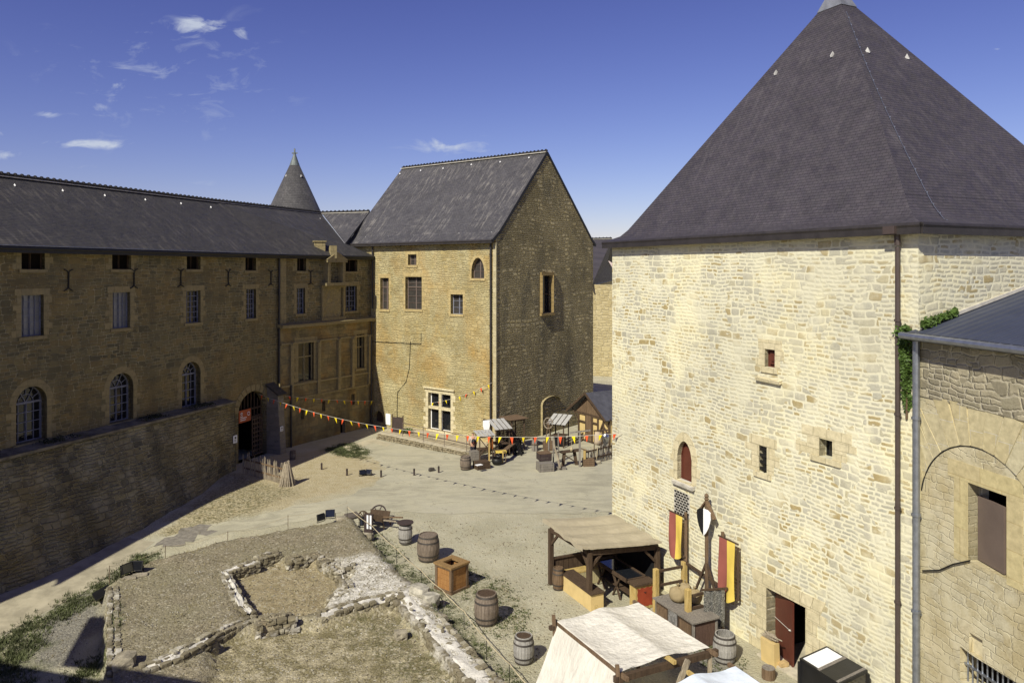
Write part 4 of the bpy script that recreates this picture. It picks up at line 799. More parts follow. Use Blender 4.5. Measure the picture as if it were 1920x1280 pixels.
for k in range(16): u = gr[0]+(gr[1]-gr[0])*(k+.5)/16; b.tube([AX.P(u,gr[2],-.15), AX.P(u,gr[3],-.15)], .02, 6)
b.beam(AX.P(gr[0],(gr[2]+gr[3])/2,-.13), AX.P(gr[1],(gr[2]+gr[3])/2,-.13), .04, .05); b.build('bars', ZINC, g_)
b = MB(); b.add([AX.P(ar[0]-.1,ar[2]-.1,-1.5), AX.P(ar[1]+.1,ar[2]-.1,-1.5), AX.P(ar[1]+.1,ar[3]+.1,-1.5), AX.P(ar[0]-.1,ar[3]+.1,-1.5)], [(0,1,2,3)])
for u in (ar[0], ar[1]): b.add([AX.P(u,ar[2],-.55), AX.P(u,ar[2],-1.5), AX.P(u,ar[3],-1.5), AX.P(u,ar[3],-.55)], [(0,1,2,3)])
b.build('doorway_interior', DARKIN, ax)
hg = AX.P(ar[0]+.04,0,-.22); an = math.radians(8); dd = V(AX.d.x*math.cos(an)+nA.x*math.sin(an), AX.d.y*math.cos(an)+nA.y*math.sin(an), 0); b = MB(); wd = (ar[1]-ar[0])*.80
b.slab([hg+V(0,0,ar[2]+.03), hg+dd*wd+V(0,0,ar[2]+.03), hg+dd*wd+V(0,0,ar[3]-.3), hg+V(0,0,ar[3]-.3)], .06, V(dd.y,-dd.x,0)); b.build('door', TAUPE, ax)
# dressed frame round the high doorway
b = MB(); ww = .42
b.slab([AX.P(ar[0]-ww,ar[2]-.1,.012), AX.P(ar[0],ar[2]-.1,.012), AX.P(ar[0],ar[3],.012), AX.P(ar[0]-ww,ar[3],.012)], .3, nA); b.slab([AX.P(ar[1],ar[2]-.1,.012), AX.P(ar[1]+ww,ar[2]-.1,.012), AX.P(ar[1]+ww,ar[3],.012), AX.P(ar[1],ar[3],.012)], .3, nA)
b.slab([AX.P(ar[0]-ww-.2,ar[3]+.004,.012), AX.P(ar[1]+ww,ar[3]+.004,.012), AX.P(ar[1]+ww,ar[3]+.42,.012), AX.P(ar[0]-ww-.2,ar[3]+.42,.012)], .3, nA); b.build('doorway_surround', ashlar('yellow_dressed_stone', (.58,.50,.27), (.55,.47,.27), 1.2, .6, (.5,.4,.2)), ax)
# relieving arch
ac = AX.hit(1832, 838); al = AX.hit(1728, 990); half = ac[0]-al[0]; az = ac[1]; cu = ac[0]; R_ = half*1.02; cz = az-R_; b = MB(); nv = 17; rs = random.Random(5)
for i in range(nv):
    a0 = math.pi*(1-(i+.04)/nv); a1 = math.pi*(1-(i+.96)/nv); ro = R_+rs.uniform(.9,1.35)
    def ap_(a, r): return (max(cu+r*math.cos(a), .03), min(cz+r*math.sin(a), AE-1.45))
    q = [ap_(a0,R_), ap_(a1,R_), ap_(a1,ro), ap_(a0,ro)]
    b.slab([AX.P(u,z,.012+rs.uniform(0,.022)) for u, z in q], .2, nA)
b.build('relieving_arch', ashlar('arch_voussoir_stone', (.58,.53,.36), (.54,.46,.26), .9, .7, (.66,.62,.5)), ax)
b = MB(); b.tube([AX.P(cu+R_*.995*math.cos(a), cz+R_*.995*math.sin(a), .005) for a in [math.pi*(.06+.88*k/30) for k in range(31)]], [.006+.014*min(1, k/15) for k in range(31)], 6); b.build('arch_joint', BLACK, ax)
# top band of darker eroded blocks
b = MB(); wall_mesh(AX, [(0.02,AE-1.5),(AL,AE-1.6),(AL,AE-.02),(0.02,AE-.02)], [], .1, b, out=.03); b.build('eroded_band', stone('eroded_grey_stone', [(.32,.29,.20),(.40,.36,.25),(.46,.41,.29),(.27,.24,.17)], (.50,.45,.33), .30, .14, .016, .025, zones=(((.55,.50,.38),.8,.8),), tone=.8), ax)
# roof: corrugated sheet
ro_d = -nA; 
def roofp(u, e): return AX.P(u, AE+.12+e*.232, -e+.0)
b = MB(); ncor = 42
def cor(s, t): e = -.35+6.6*t; u = -.27*max(e,0)*(1-s)+AL*s; p = roofp(u, e); return p+V(0,0,.03*math.cos(s*ncor*2*math.pi))
vv = MB(); vv.grid(cor, ncor*6, 1)
vv.build('corrugated_roof', SHEET, ax)
b = MB(); b.beam(AX.P(0,AE-.05,.2), AX.P(AL,AE-.05,.2), .25, .12); b.tube([AX.P(-.1,AE+.0,.42), AX.P(AL,AE+.0,.42)], .085, 8); b.build('gutter', ZINC, ax)
b = MB(); b.beam(AX.P(0,AE-.02,.28), AX.P(AL,AE-.02,.28), .02, .2); b.build('fascia', IRON, ax)
pipe(ax, AX, 0, -.1, AE-.1, ZINC, .085, .16, u=.12)
pj = [roofp(0,0)]; b = MB(); b.beam(TS.P(.05,AE+.19,.02), TS.P(6.2,AE+.19+6.2*.224,.02), .05, .09); b.build('flashing', LEADL, ax)
b = MB(); ap = [AX.hit(x, y) for x, y in ((1733,1069),(1765,1068),(1790,1057),(1822,1050))]; b.tube([AX.P(u,z,.05) for u, z in ap], .018, 6); b.build('cable', IRON, ax)
# ------------------------------------------------------------------ far building in the gap
fb = thing('far_building', 'sunlit stone building with steep slate roofs seen in the gap beside the tower', 'building', (7,65,0))
FR_ = Fr((9.0,86), (.185,.98)); FR_.n = V(-FR_.d.y, FR_.d.x); b = MB(); flat_wall(b, FR_, 0, 70, -1, 10.3); b.add([V(9,86,-1), V(22,83,-1), V(22,83,10.3), V(9,86,10.3)], [(0,1,2,3)]); b.build('wall', FARW, fb)
b = MB(); q0 = at(1108,534,85); q1 = at(1160,521,135); r0 = at(1100,447,95); r1 = at(1147,446,95); k0 = at(1140,489,106)
b.slab([q0, q1, k0, r1, r0], .1, V(-.7,-.3,.65).normalized()); b.build('roof', SL_T, fb); crest(fb, r0, r1, .4)
b = MB(); d0 = at(1147,446,95); d1 = at(1141,487,104); d2 = at(1161,500,113); d3 = at(1158,478,113); b.slab([d0,d1,d2,d3], .1, V(.6,-.5,.6).normalized()); b.build('side_roof', SL_L, fb)
b = MB(); b.tube([q0+V(0,0,-.1), q1+V(0,0,-.1)], .1, 6); b.build('gutter', DPIPE, fb)
b = MB(); uq = FR_.hit(1117, 700)[0]; b.box(FR_.P(.35, 4.5, .12), (.6,.5,3.4), 1.38); b.build('white_duct', WHITE, fb)
# ------------------------------------------------------------------ half-timbered shed
sh = thing('timber_shed', 'half timbered shed with cream panels and dark slate gable roof against the castle wall', 'shed', (4.9,54,0))
SH = Fr((4.76,54), (.52,-.85)); nS = V(SH.n.x, SH.n.y, 0); rS = math.atan2(SH.d.y, SH.d.x); SZ = 1.95; SP = 3.5; APX = 1.35; WS = 3.4; DS_ = 4.5
b = MB(); b.slab([SH.P(0,0), SH.P(WS,0), SH.P(WS,SZ), SH.P(0,SZ)], .06, nS); b.slab([SH.P(0,0), SH.P(0,0,-DS_), SH.P(0,SZ,-DS_), SH.P(0,SZ)], .06, -V(SH.d.x,SH.d.y,0)); b.slab([SH.P(WS,0), SH.P(WS,0,-DS_), SH.P(WS,SZ,-DS_), SH.P(WS,SZ)], .06, V(SH.d.x,SH.d.y,0)); b.build('infill_panel', PANEL, sh)
b = MB(); b.slab([SH.P(-.5,SZ-.1,.1), SH.P(3.2,SZ-.1,.1), SH.P(APX,SP-.15,.1)], .06, nS)
for k in range(18): u = -.4+k*.2; h1 = SZ-.1+(SP-SZ)*(1-abs(u-APX)/2.0)-.15; b.beam(SH.P(u,SZ-.08,.105), SH.P(u,max(h1,SZ),.105), .012, .012)
b.build('gable_boards', BWOOD, sh)
b = MB()
for u in (0,.85,1.55,2.2,2.8,WS): b.beam(SH.P(u,0,.05), SH.P(u,SZ,.05), .11, .1)
for (a, c_) in (((-.3,SZ),(WS+.2,SZ)), ((0,1.35),(.85,1.35)), ((1.55,1.45),(2.2,1.45)), ((0,.08),(WS,.08)), ((2.2,.5),(2.8,1.6)), ((2.8,1.4),(WS,.9)), ((2.8,.3),(WS,.3))): b.beam(SH.P(*a,.07), SH.P(*c_,.07), .1, .09)
b.beam(SH.P(-.6,SZ+.55,.4), SH.P(0,SZ-.5,.1), .06, .06); b.build('timber_frame', DWOOD, sh)
b = MB(); b.slab([SH.P(.9,0.05,.09), SH.P(1.5,0.05,.09), SH.P(1.5,SZ-.1,.09), SH.P(.9,SZ-.1,.09)], .05, nS); b.build('door', BWOOD, sh)
b = MB(); rise = (SP-SZ+.0)/2.2
for sg in (-1, 1): b.slab([SH.P(APX+sg*2.25, SZ-.02, .5), SH.P(APX, SP, .5), SH.P(APX, SP, -DS_), SH.P(APX+sg*2.25, SZ-.02, -DS_)], .07)
b.build('roof', plain('grey_roof_sheet', (.075,.075,.085), .6), sh)
b = MB(); b.beam(SH.P(APX-2.25,SZ-.06,.52), SH.P(APX,SP-.04,.52), .05, .15); b.beam(SH.P(APX+2.25,SZ-.06,.52), SH.P(APX,SP-.04,.52), .05, .15); b.build('verge_board', DWOOD, sh)
# ------------------------------------------------------------------ neighbouring tower behind the viewpoint (casts the corner shade)
nb = thing('shadow_casting_roof', 'castle building standing out of frame whose shadow falls across the lower left corner', 'building', (-19,8,0))
hN = 11.2; sh_ = V(TRV.x, TRV.y, 0)*(hN/math.tan(SUN_EL)); e1 = gpg(-40,1215)-sh_*1.15; e2 = gp(440,1294)-sh_; ed = (e2-e1).normalized(); eb = V(ed.y,-ed.x,0)*7
b = MB(); b.add([V(p.x,p.y,z) for z in (-.5,hN) for p in (e1,e2,e2+eb,e1+eb)], [(0,1,5,4),(1,2,6,5),(2,3,7,6),(3,0,4,7),(4,5,6,7)]); b.build('wall', LEFTW, nb)
b = MB(); q = [gpg(*p)-sh_*((hN-gpg(*p).z)/hN) for p in ((112,1250),(118,1238),(163,1160),(206,1170),(206,1262))]; b.slab([V(p.x,p.y,hN+.25) for p in q], .2, V(0,0,1)); b.build('shadow_slab', SL_L, nb)  # added unseen flat slab, cut to the outline of the shadow it casts
# ================================================================== courtyard objects
dT = V(TD.x, TD.y, 0); dP = V(-T.n.x, -T.n.y, 0); UP = V(0, 0, 1)
def barrel(label, loc, h=1.0, r=.43, mat=None, lid='wood', rz=0.0, disc=0):
    o = thing('barrel', label, 'barrel', (0,0,0)); mat = mat or OAKB; n = 22; b = MB()
    prof = [(r*.80, 0), (r*.87, h*.12), (r*.96, h*.3), (r, h*.5), (r*.96, h*.7), (r*.87, h*.88), (r*.80, h)]
    for k in range(n):     # separate staves
        a0 = 2*math.pi*(k+.04)/n; a1 = 2*math.pi*(k+.96)/n; vs = []; dr = random.uniform(-.004, .004)
        for (q, z) in prof: vs += [V((q+dr)*math.cos(a0), (q+dr)*math.sin(a0), z), V((q+dr)*math.cos(a1), (q+dr)*math.sin(a1), z)]
        m_ = len(prof); vs += [V((q-.03)*math.cos(a), (q-.03)*math.sin(a), z) for (q, z) in prof for a in (a0, a1)]
        fs = [(2*i, 2*i+1, 2*i+3, 2*i+2) for i in range(m_-1)] + [(2*m_+2*i, 2*m_+2*i+2, 2*m_+2*i+3, 2*m_+2*i+1) for i in range(m_-1)] + [(2*(m_-1), 2*(m_-1)+1, 4*m_-1, 4*m_-2)]
        fs += [(2*i, 2*i+2, 2*m_+2*i+2, 2*m_+2*i) for i in range(m_-1)] + [(2*i+1, 2*m_+2*i+1, 2*m_+2*i+3, 2*i+3) for i in range(m_-1)]
        b.add(vs, fs)
    b.lathe((0,0,0), [(q-.012, z) for q, z in prof], n, cap=False); b.build('staves', mat, o)
    for z0, z1 in ((.03,.09),(.22,.275),(.725,.78),(.91,.97)):
        def rr(t): 
            for (q0,a),(q1,c_) in zip(prof, prof[1:]):
                if a <= t*h <= c_: return q0+(q1-q0)*(t*h-a)/(c_-a)
        b = MB(); b.lathe((0,0,0), [(rr(z0)+.002,z0*h),(rr(z0)+.012,z0*h),(rr(z1)+.012,z1*h),(rr(z1)+.002,z1*h)], 28, cap=False); b.build('hoop', HOOP, o)
    b = MB()
    if lid == 'open': b.lathe((0,0,0), [(r*.78, h*.25)], 20); b.add([V(r*.86*math.cos(k*math.pi/10), r*.86*math.sin(k*math.pi/10), h*.35) for k in range(20)], [tuple(range(20))]); b.build('inner_bottom', DARKIN, o)
    else:
        for k in range(5):
            y0 = -r*.76+r*1.52*k/5; y1 = y0+r*1.52/5-.006; x0 = math.sqrt(max(0, (r*.77)**2-y0**2)); x1 = math.sqrt(max(0, (r*.77)**2-y1**2)); x0 = max(x0, .01); x1 = max(x1, .01)
            b.slab([V(-x0,y0,h-.03), V(x0,y0,h-.03), V(x1,y1,h-.03), V(-x1,y1,h-.03)], .02)
        b.build('lid', DWOOD if lid == 'dark' else mat, o)
    if disc: b = MB(); b.lathe((0,0,h), [(disc,0),(disc,.035)], 32); b.build('table_top', BWOOD2, o)
    o.location = loc; o.rotation_euler = (0,0,rz); return o
OAKB = wood('barrel_oak', (.13,.10,.075), (.25,.20,.15)); HOOP = plain('rusty_hoop', (.075,.065,.055), .7, .3, .3, .4); GREYB = wood('silver_barrel_oak', (.24,.225,.20), (.40,.38,.34)); BWOOD2 = wood('dark_red_table_top', (.045,.032,.030), (.07,.05,.045))
barrel('pale grey barrel with a wide dark round top, beside the wheelbarrow', gp(760,1017), .88, .31, GREYB, 'dark', 0, .36)
barrel('large brown oak barrel between the dark topped barrel and the square planter', gp(803,1049), 1.06, .47, OAKB, 'wood', .4)
barrel('large weathered barrel with dark lid in front of the square wooden planter', gp(912,1167), 1.02, .42, OAKB, 'dark', .9)
barrel('small grey barrel nearest the bottom edge beside the cream tent', gp(982,1240), .82, .325, GREYB, 'dark', .2)
barrel('open grey barrel standing against the tower wall under the chain mail', gp(1359,1238), .84, .36, GREYB, 'open', .1)
barrel('slim brown cask inside the canvas stall beside the corner post', gp(1047,1104), .82, .23, BWOOD, 'wood', .5)
barrel('tiny barrel on the sandy ground near the arched gateway', gp(549,861), .56, .20, OAKB, 'wood', .5)
barrel('brown barrel at the left end of the market stalls', gp(873,880), .82, .34, OAKB, 'wood', .5)
# square wooden planter
pl = thing('planter_box', 'square orange wooden planter box with dark frame and open top', 'planter', (0,0,0)); w = .42
b = MB()
for k in range(4):
    R = Matrix.Rotation(k*math.pi/2, 3, 'Z')
    for j in range(4): b.box(R@V(0,-w+.02,.16+.2*j), (2*w-.14,.03,.192), 0, R)
b.build('side_panels', OWOOD, pl); b = MB()
for sx in (-1,1):
    for sy in (-1,1): b.box((sx*(w-.03),sy*(w-.03),.48), (.11,.11,.86))
for k in range(4):
    R = Matrix.Rotation(k*math.pi/2, 3, 'Z'); b.box(R@V(0,-w,.05), (2*w+.12,.10,.10), 0, R); b.box(R@V(0,-w,.90), (2*w+.06,.08,.07), 0, R)
b.build('frame', BWOOD, pl); b = MB()
for k in range(4):
    R = Matrix.Rotation(k*math.pi/2, 3, 'Z'); b.add([R@V(*q) for q in ((-w-.07,-w-.07,.93),(w+.07,-w-.07,.93),(w-.17,-w+.17,.93),(-w+.17,-w+.17,.93),(-w-.07,-w-.07,1.0),(w+.07,-w-.07,1.0),(w-.17,-w+.17,1.0),(-w+.17,-w+.17,1.0))], [(0,3,2,1),(4,5,6,7),(0,1,5,4),(2,3,7,6),(1,2,6,5),(3,0,4,7)])
b.build('rim', wood('planter_rim', (.20,.12,.045), (.30,.19,.08)), pl); b = MB(); b.box((0,0,.55), (.7,.7,.04)); b.build('soil', DARKIN, pl)
pl.location = (-2.27, 28.75, 0); pl.rotation_euler = (0,0,math.radians(48))
# rope barrier on thin pins
rp_px = [(651,966),(697,1003),(743.7,1049),(790,1092),(829,1130),(870,1172),(912,1228),(955,1275),(1010,1340)]
rb = thing('rope_barrier', 'pale rope strung on thin iron pins along the right side of the ruins', 'rope barrier', tuple(gp(743,1049))); pp = [gp(x, y+8) for x, y in rp_px]
PH = .62
for p in pp: b = MB(); b.tube([p-V(0,0,.05), p+V(0,0,PH+.04)], .011, 6); b.build('pin', IRON, rb)
b = MB()
def sag(a, c_, n, s): return [a.lerp(c_, k/n)-V(0,0,s*4*(k/n)*(1-k/n)) for k in range(n+1)]
for a, c_ in zip(pp, pp[1:]): b.tube(sag(a+V(0,0,PH), c_+V(0,0,PH), 8, .05), .014, 6)
b.build('rope', ROPE, rb)
rb = thing('rope_barrier', 'thin cord strung on iron pins along the path side of the ruins', 'rope barrier', tuple(gp(427,1020))); pp = [gp(205,1092), gp(310,1052), gp(427,1024), gp(540,992), gp(651,966)]
for p in pp[:-1]: b = MB(); b.tube([p-V(0,0,.05), p+V(0,0,.66)], .011, 6); b.build('pin', plain('rusty_pin', (.12,.07,.04)), rb)
b = MB()
for a, c_ in zip(pp, pp[1:]): b.tube(sag(a+V(0,0,.62), c_+V(0,0,.62), 8, .12), .007, 5)
b.build('rope', ROPE, rb)
# floodlights
def floodlight(label, p, rz, tilt=.5, s=1.0, grp='ground floodlights in pairs'):
    o = thing('floodlight', label, 'floodlight', (0,0,0), grp); R = Matrix.Rotation(tilt, 3, 'X'); b = MB()
    b.box(R@V(0,0,0)+V(0,0,.27), (.46,.09,.36), 0, R); b.box(R@V(0,.06,0)+V(0,0,.27), (.38,.06,.28), 0, R)
    for k in range(7): b.box(R@V(-.18+.06*k,.11,0)+V(0,0,.27), (.012,.05,.26), 0, R)
    b.build('housing', BLACK, o); b = MB(); b.box(R@V(0,-.047,0)+V(0,0,.27), (.40,.006,.30), 0, R); b.build('lens', GLASS, o)
    b = MB(); b.beam((-.26,0,.27), (-.26,0,.03), .03, .012); b.beam((.26,0,.27), (.26,0,.03), .03, .012); b.beam((-.27,0,.02), (.27,0,.02), .04, .02); b.build('bracket', IRON, o)
    o.location = p; o.rotation_euler = (0,0,rz); o.scale = (s,)*3; return o
floodlight('black floodlight seen edge on at the left corner of the ruins', gp(238,1078,PZ), 1.1, -.3); floodlight('black floodlight facing the wall at the left corner of the ruins', gp(256,1073,PZ), .1, -.3)
floodlight('left one of the black floodlight pair on the path edge above the ruins', gp(602,978,.2), .9, -.3, .85); floodlight('right one of the black floodlight pair on the path edge above the ruins', gp(619,972,.2), .2, -.3, .95)
floodlight('left one of the low black floodlights among the courtyard bollards', gp(680,892), .5, -.6, .8); floodlight('right one of the low black floodlights among the courtyard bollards', gp(691,891), -.3, -.6, .8)
floodlight('black floodlight standing by the striped board and wheelbarrow', gp(685,988,.1), .3, -.2, 1.1)
for (x, y, sx, sy) in ((243,1083,.5,.3),(262,1078,.6,.3)):
    b = MB(); b.rock(gp(x,y,PZ+.02), (sx,sy,.12), .4); tag(b.build('flat_stone', ROCK), 'pale flat stone under the black floodlights at the left corner of the ruins', 'stone', 'flat stones under the floodlights')
# bollards
proto = thing('bollard', '', 'bollard', (0,0,0), 'low dark bollards on the courtyard'); b = MB(); b.lathe((0,0,0), [(.055,-.02),(.055,.36),(.045,.40)], 12); b.build('post', BWOOD2, proto); b = MB(); b.lathe((0,0,0), [(.058,.30),(.058,.33)], 12, cap=False); b.build('band', IRON, proto)
used = []
for (x, y, lab) in ((603,880,'dark bollard on the yellow sand nearest the tiny barrel'),(650.5,891,'dark bollard just left of the low floodlights'),(714.5,894,'dark bollard just right of the low floodlights'),(776.5,891,'dark bollard in the middle of the courtyard, left of the stone lump'),(822.5,886,'dark bollard nearest the market stalls')):
    inst(proto, gp(x,y), random.random()*3, lab, used)
b = MB(); b.rock(gp(809,883)+V(0,0,.1), (.34,.24,.24), .5); tag(b.build('stone_lump', plain('dark_stone', (.07,.06,.05), .95)), 'small dark stone lump between two bollards', 'stone')
# stake fence by the gate and bundle of sticks
fc = thing('stake_fence', 'rough fence of split wooden stakes leading from the gateway to the stick bundle', 'fence', tuple(gp(500,890)))
f0, f1 = gp(456,887), gp(533,908); n = 42; rs = random.Random(11)
for k in range(n):
    p = f0.lerp(f1, (k+rs.uniform(-.2,.2))/(n-1)); h = rs.uniform(.9,1.3)*(1.0 if rs.random() > .15 else .8); q = p+V(rs.uniform(-.09,.09), rs.uniform(-.09,.09), h); b = MB(); r = rs.uniform(.020,.036)
    b.tube([p-V(0,0,.05), p.lerp(q,.5)+V(rs.uniform(-.02,.02),0,0), q], [r*1.1,r,r*.7], 6); b.build('stake', LWOOD, fc)
for z in (.35,.85): b = MB(); b.beam(f0+V(.08,-.06,z), f1+V(.08,-.06,z), .05, .09); b.build('rail', BWOOD, fc)
sb_ = thing('stick_bundle', 'cone of pale sticks stacked at the end of the stake fence', 'sticks', tuple(gp(538,910))); c0 = gp(538,909)
for k in range(26): a = 2*math.pi*k/26; b = MB(); r = .42+rs.uniform(-.06,.06); b.tube([c0+V(r*math.cos(a), r*math.sin(a), -.03), c0+V(.12*math.cos(a), .12*math.sin(a), 1.2+rs.uniform(-.15,.15))], .035, 6); b.build('stick', LWOOD, sb_)
# wheelbarrow, striped board, slabs
wb = thing('wheelbarrow', 'dark wooden wheelbarrow with round wheel and two handles beside the pale grey barrel', 'wheelbarrow', tuple(gp(708,985))); c0 = gp(706,984); dx = V(.92,-.38,0); dy = V(.38,.92,0)
b = MB()
for s in (-1,1): b.slab([c0+dx*-.45+dy*s*.22+V(0,0,.3), c0+dx*.5+dy*s*.3+V(0,0,.3), c0+dx*.55+dy*s*.36+V(0,0,.62), c0+dx*-.5+dy*s*.28+V(0,0,.62)], .03, dy*s)
b.slab([c0+dx*-.45-dy*.22+V(0,0,.32), c0+dx*.5-dy*.3+V(0,0,.32), c0+dx*.5+dy*.3+V(0,0,.32), c0+dx*-.45+dy*.22+V(0,0,.32)], .03); b.build('tray', DWOOD, wb)
for s in (-1,1):
    b = MB(); b.beam(c0+dx*-.75+dy*s*.12+V(0,0,.28), c0+dx*1.25+dy*s*.3+V(0,0,.42), .06, .06); b.build('handle', LWOOD if s < 0 else BWOOD, wb)
    b = MB(); b.beam(c0+dx*.5+dy*s*.26+V(0,0,.3), c0+dx*.6+dy*s*.28, .05, .05); b.build('leg', DWOOD, wb)
b = MB(); cw = c0+dx*-.72+V(0,0,.29); b.tube([cw+dx*.28*math.cos(t*math.pi/12)+V(0,0,.28*math.sin(t*math.pi/12)) for t in range(25)], .03, 6)
for t in range(4): b.beam(cw-dx*.27*math.cos(t*math.pi/4)-V(0,0,.27*math.sin(t*math.pi/4)), cw+dx*.27*math.cos(t*math.pi/4)+V(0,0,.27*math.sin(t*math.pi/4)), .035, .03)
b.build('wheel', DWOOD, wb)
cwh = thing('cart_wheel', 'old spoked cart wheel leaning behind the wheelbarrow', 'wheel', tuple(gp(708,980))); c1 = gp(709,977)+V(0,0,.40); wx = V(.85,.2,.1).normalized(); wy = V(-.1,.55,.83).normalized(); b = MB()
b.tube([c1+wx*.36*math.cos(t*math.pi/14)+wy*.36*math.sin(t*math.pi/14) for t in range(29)], .035, 6); b.build('rim', BWOOD2, cwh); b = MB()
for t in range(6): b.beam(c1, c1+wx*.35*math.cos(t*math.pi/3)+wy*.35*math.sin(t*math.pi/3), .03, .03)
b.build('spokes', BWOOD2, cwh)
sbd = thing('striped_board', 'dark upright board with two white stripes beside the wheelbarrow', 'board', tuple(gp(691,997))); q = gp(688,998); b = MB(); b.box(q+V(.08,0,.42), (.42,.10,.84), -.25); b.build('board', BWOOD2, sbd)
for s in (-.06,.09): b = MB(); b.box(q+V(.08,0,.5)+Matrix.Rotation(-.25,3,'Z')@V(s+.03,-.056,0), (.085,.012,.62), -.25); b.build('stripe', WHITE, sbd)
b = MB(); b.slab([gp(645,963,.06), gp(668,958,.06), gp(677,966,.06), gp(655,971,.06)], .06); tag(b.build('slate_slab', plain('grey_slab', (.12,.10,.08), .9)), 'flat dark slab on the ground left of the wheelbarrow', 'slab')
b = MB(); b.rock(gp(640,973,.35), (.5,.35,.28), .3); tag(b.build('pale_boulder', ROCK), 'pale boulder right of the floodlight pair on the path edge', 'stone')
b = MB(); b.rock(gp(690,1004,.1), (.55,.3,.25), -.2); tag(b.build('pale_boulder', ROCK), 'pale boulder at the foot of the striped board', 'stone')
# ------------------------------------------------------------------ canvas stall at the tower
q1, q2 = gp(1033,1095), gp(1105,1139); q3 = q2+dP*2.93; q4 = q1+dP*2.95; hz = (2.12, 1.98, 1.72, 1.93)
cs_ = thing('canvas_stall', 'open timber stall with tan canvas roof built against the tower wall', 'stall', tuple(q1))
for q, h in zip((q1,q2,q3,q4), hz): b = MB(); b.beam(q, q+V(0,0,h), .17, .17, up=(.43,-.9,0)); b.build('post', DWOOD, cs_, bevel=.01)
for a, c_, ha, hc in ((q1,q2,hz[0],hz[1]),(q2,q3,hz[1],hz[2]),(q3,q4,hz[2],hz[3]),(q4,q1,hz[3],hz[0])): b = MB(); b.beam(a+V(0,0,ha-.02), c_+V(0,0,hc-.02), .12, .17); b.build('beam', DWOOD, cs_)
for q, h, d in ((q1,hz[0],dT),(q2,hz[1],-dT),(q2,hz[1],dP),(q3,hz[2],-dP)): b = MB(); b.beam(q+V(0,0,h-.62), q+d*.55+V(0,0,h-.08), .07, .09); b.build('brace', DWOOD, cs_)
cr = [at(1018,974,29.75), at(1093,1031,26.75), at(1241,1020,28.0), at(1151,967,30.9)]; b = MB()
def canv(s, t):
    a = cr[0].lerp(cr[3], s); c_ = cr[1].lerp(cr[2], s); p = a.lerp(c_, t); return p+V(0,0,.07+.055*abs(math.sin(t*3.5*math.pi))-.02+.03*mnoise.noise((s*4,t*9,1))-.04*math.sin(math.pi*s))
b.grid(canv, 30, 48)
for i, (s0, fn) in enumerate(((0, lambda k: (0, k)),)): b.grid(lambda s, t: canv(0, s)-V(0,0,.16*t)-dP*.02*t, 40, 2)
b.grid(lambda s, t: canv(s, 1)-V(0,0,(.06+.04*abs(mnoise.noise((s*14,0,0))))*t)+dT*.01*t, 40, 2); b.build('canvas_roof', CANVT, cs_, smooth=True)
b = MB(); b.slab([q4+V(0,0,.05), q4+V(0,0,hz[3]-.1), q3+V(0,0,hz[2]-.1), q3+V(0,0,.05)], .04, -dP); b.build('back_cloth', TARP, cs_)
b = MB(); b.slab([q1+V(0,0,0), q4, q4+V(0,0,.95), q1+V(0,0,.95)], .05, dT)
for k in range(14): p = q1.lerp(q4, (k+.5)/14); b.beam(p+dT*.008+V(0,0,.02), p+dT*.008+V(0,0,.93), .012, .012)
b.build('board_wall', DWOOD, cs_); b = MB(); b.beam(q1+V(0,0,.98), q4+V(0,0,.98), .12, .06); b.build('rail', DWOOD, cs_)
ct = thing('counter', 'low cream sided counter with dark plank top under the canvas stall', 'counter', tuple(gp(1075,1118))); a = gp(1052,1103); Lc = 2.15; Wc = .52; b = MB()
ra = math.atan2(dT.y, dT.x); cc = a+dT*(Lc/2)+dP*(Wc/2); b.box(cc+V(0,0,.29), (Lc,Wc,.58), ra); b.build('side_panel', PANEL, ct); b = MB()
for k in range(3): b.box(cc+dP*(-.2+.2*k)+V(0,0,.605), (Lc+.1,.19,.045), ra)
b.build('plank_top', DWOOD, ct)
bk = thing('bench', 'ochre bench with cloth front behind the low counter, under the stall', 'bench', tuple(gp(1075,1078))); p = q1+dP*1.15+dT*.45; b = MB(); b.box(p+V(0,0,.55), (.42,1.5,.06), ra); b.build('seat', YWOOD, bk)
b = MB(); b.box(p+V(0,0,.27)+dT*.18, (.04,1.45,.5), ra); b.build('front_cloth', cloth('ochre_cloth', (.42,.36,.20), .03), bk)
for s in (-.6,.6): b = MB(); b.box(p+dP*s+V(0,0,.26), (.3,.06,.52), ra); b.build('leg', YWOOD, bk)
dt = thing('display_table', 'long dark glass topped display table with crossed legs inside the canvas stall', 'table', tuple(gp(1165,1115))); c0 = V(4.15, 28.55, 0); LD_ = 2.1; b = MB(); cc = c0+dP*.0
cc = V(4.02,28.35,0); b.box(cc+V(0,0,.86), (LD_,.78,.06), ra); b.build('glass_top', Mt('dark_display_glass', .12, .6).col((.012,.014,.018)), dt); b = MB()
for s in (-.41,.41): b.box(cc+dP*s+V(0,0,.88), (LD_+.06,.06,.12), ra)
for s in (-1,1): b.box(cc+dT*s*(LD_/2)+V(0,0,.88), (.06,.88,.12), ra)
b.box(cc+dT*.0+V(0,0,.33), (LD_,.5,.03), ra); b.build('frame', DWOOD, dt)
for s in (-.75,.3): b = MB(); b.beam(cc+dT*(s-.25)-dP*.35, cc+dT*(s+.25)-dP*.35+V(0,0,.83), .06, .06); b.beam(cc+dT*(s+.25)-dP*.35, cc+dT*(s-.25)-dP*.35+V(0,0,.83), .06, .06); b.build('leg', DWOOD, dt)
rc = thing('red_cabinet', 'red painted cabinet with scalloped ochre border at the near end of the display table', 'cabinet', tuple(gp(1195,1125))); cc2 = V(4.62,27.12,0); b = MB(); b.box(cc2+V(0,0,.44), (.36,.80,.86), ra); b.build('body', YWOOD, rc)
b = MB(); fcn = cc2+dT*.186; out_ = []
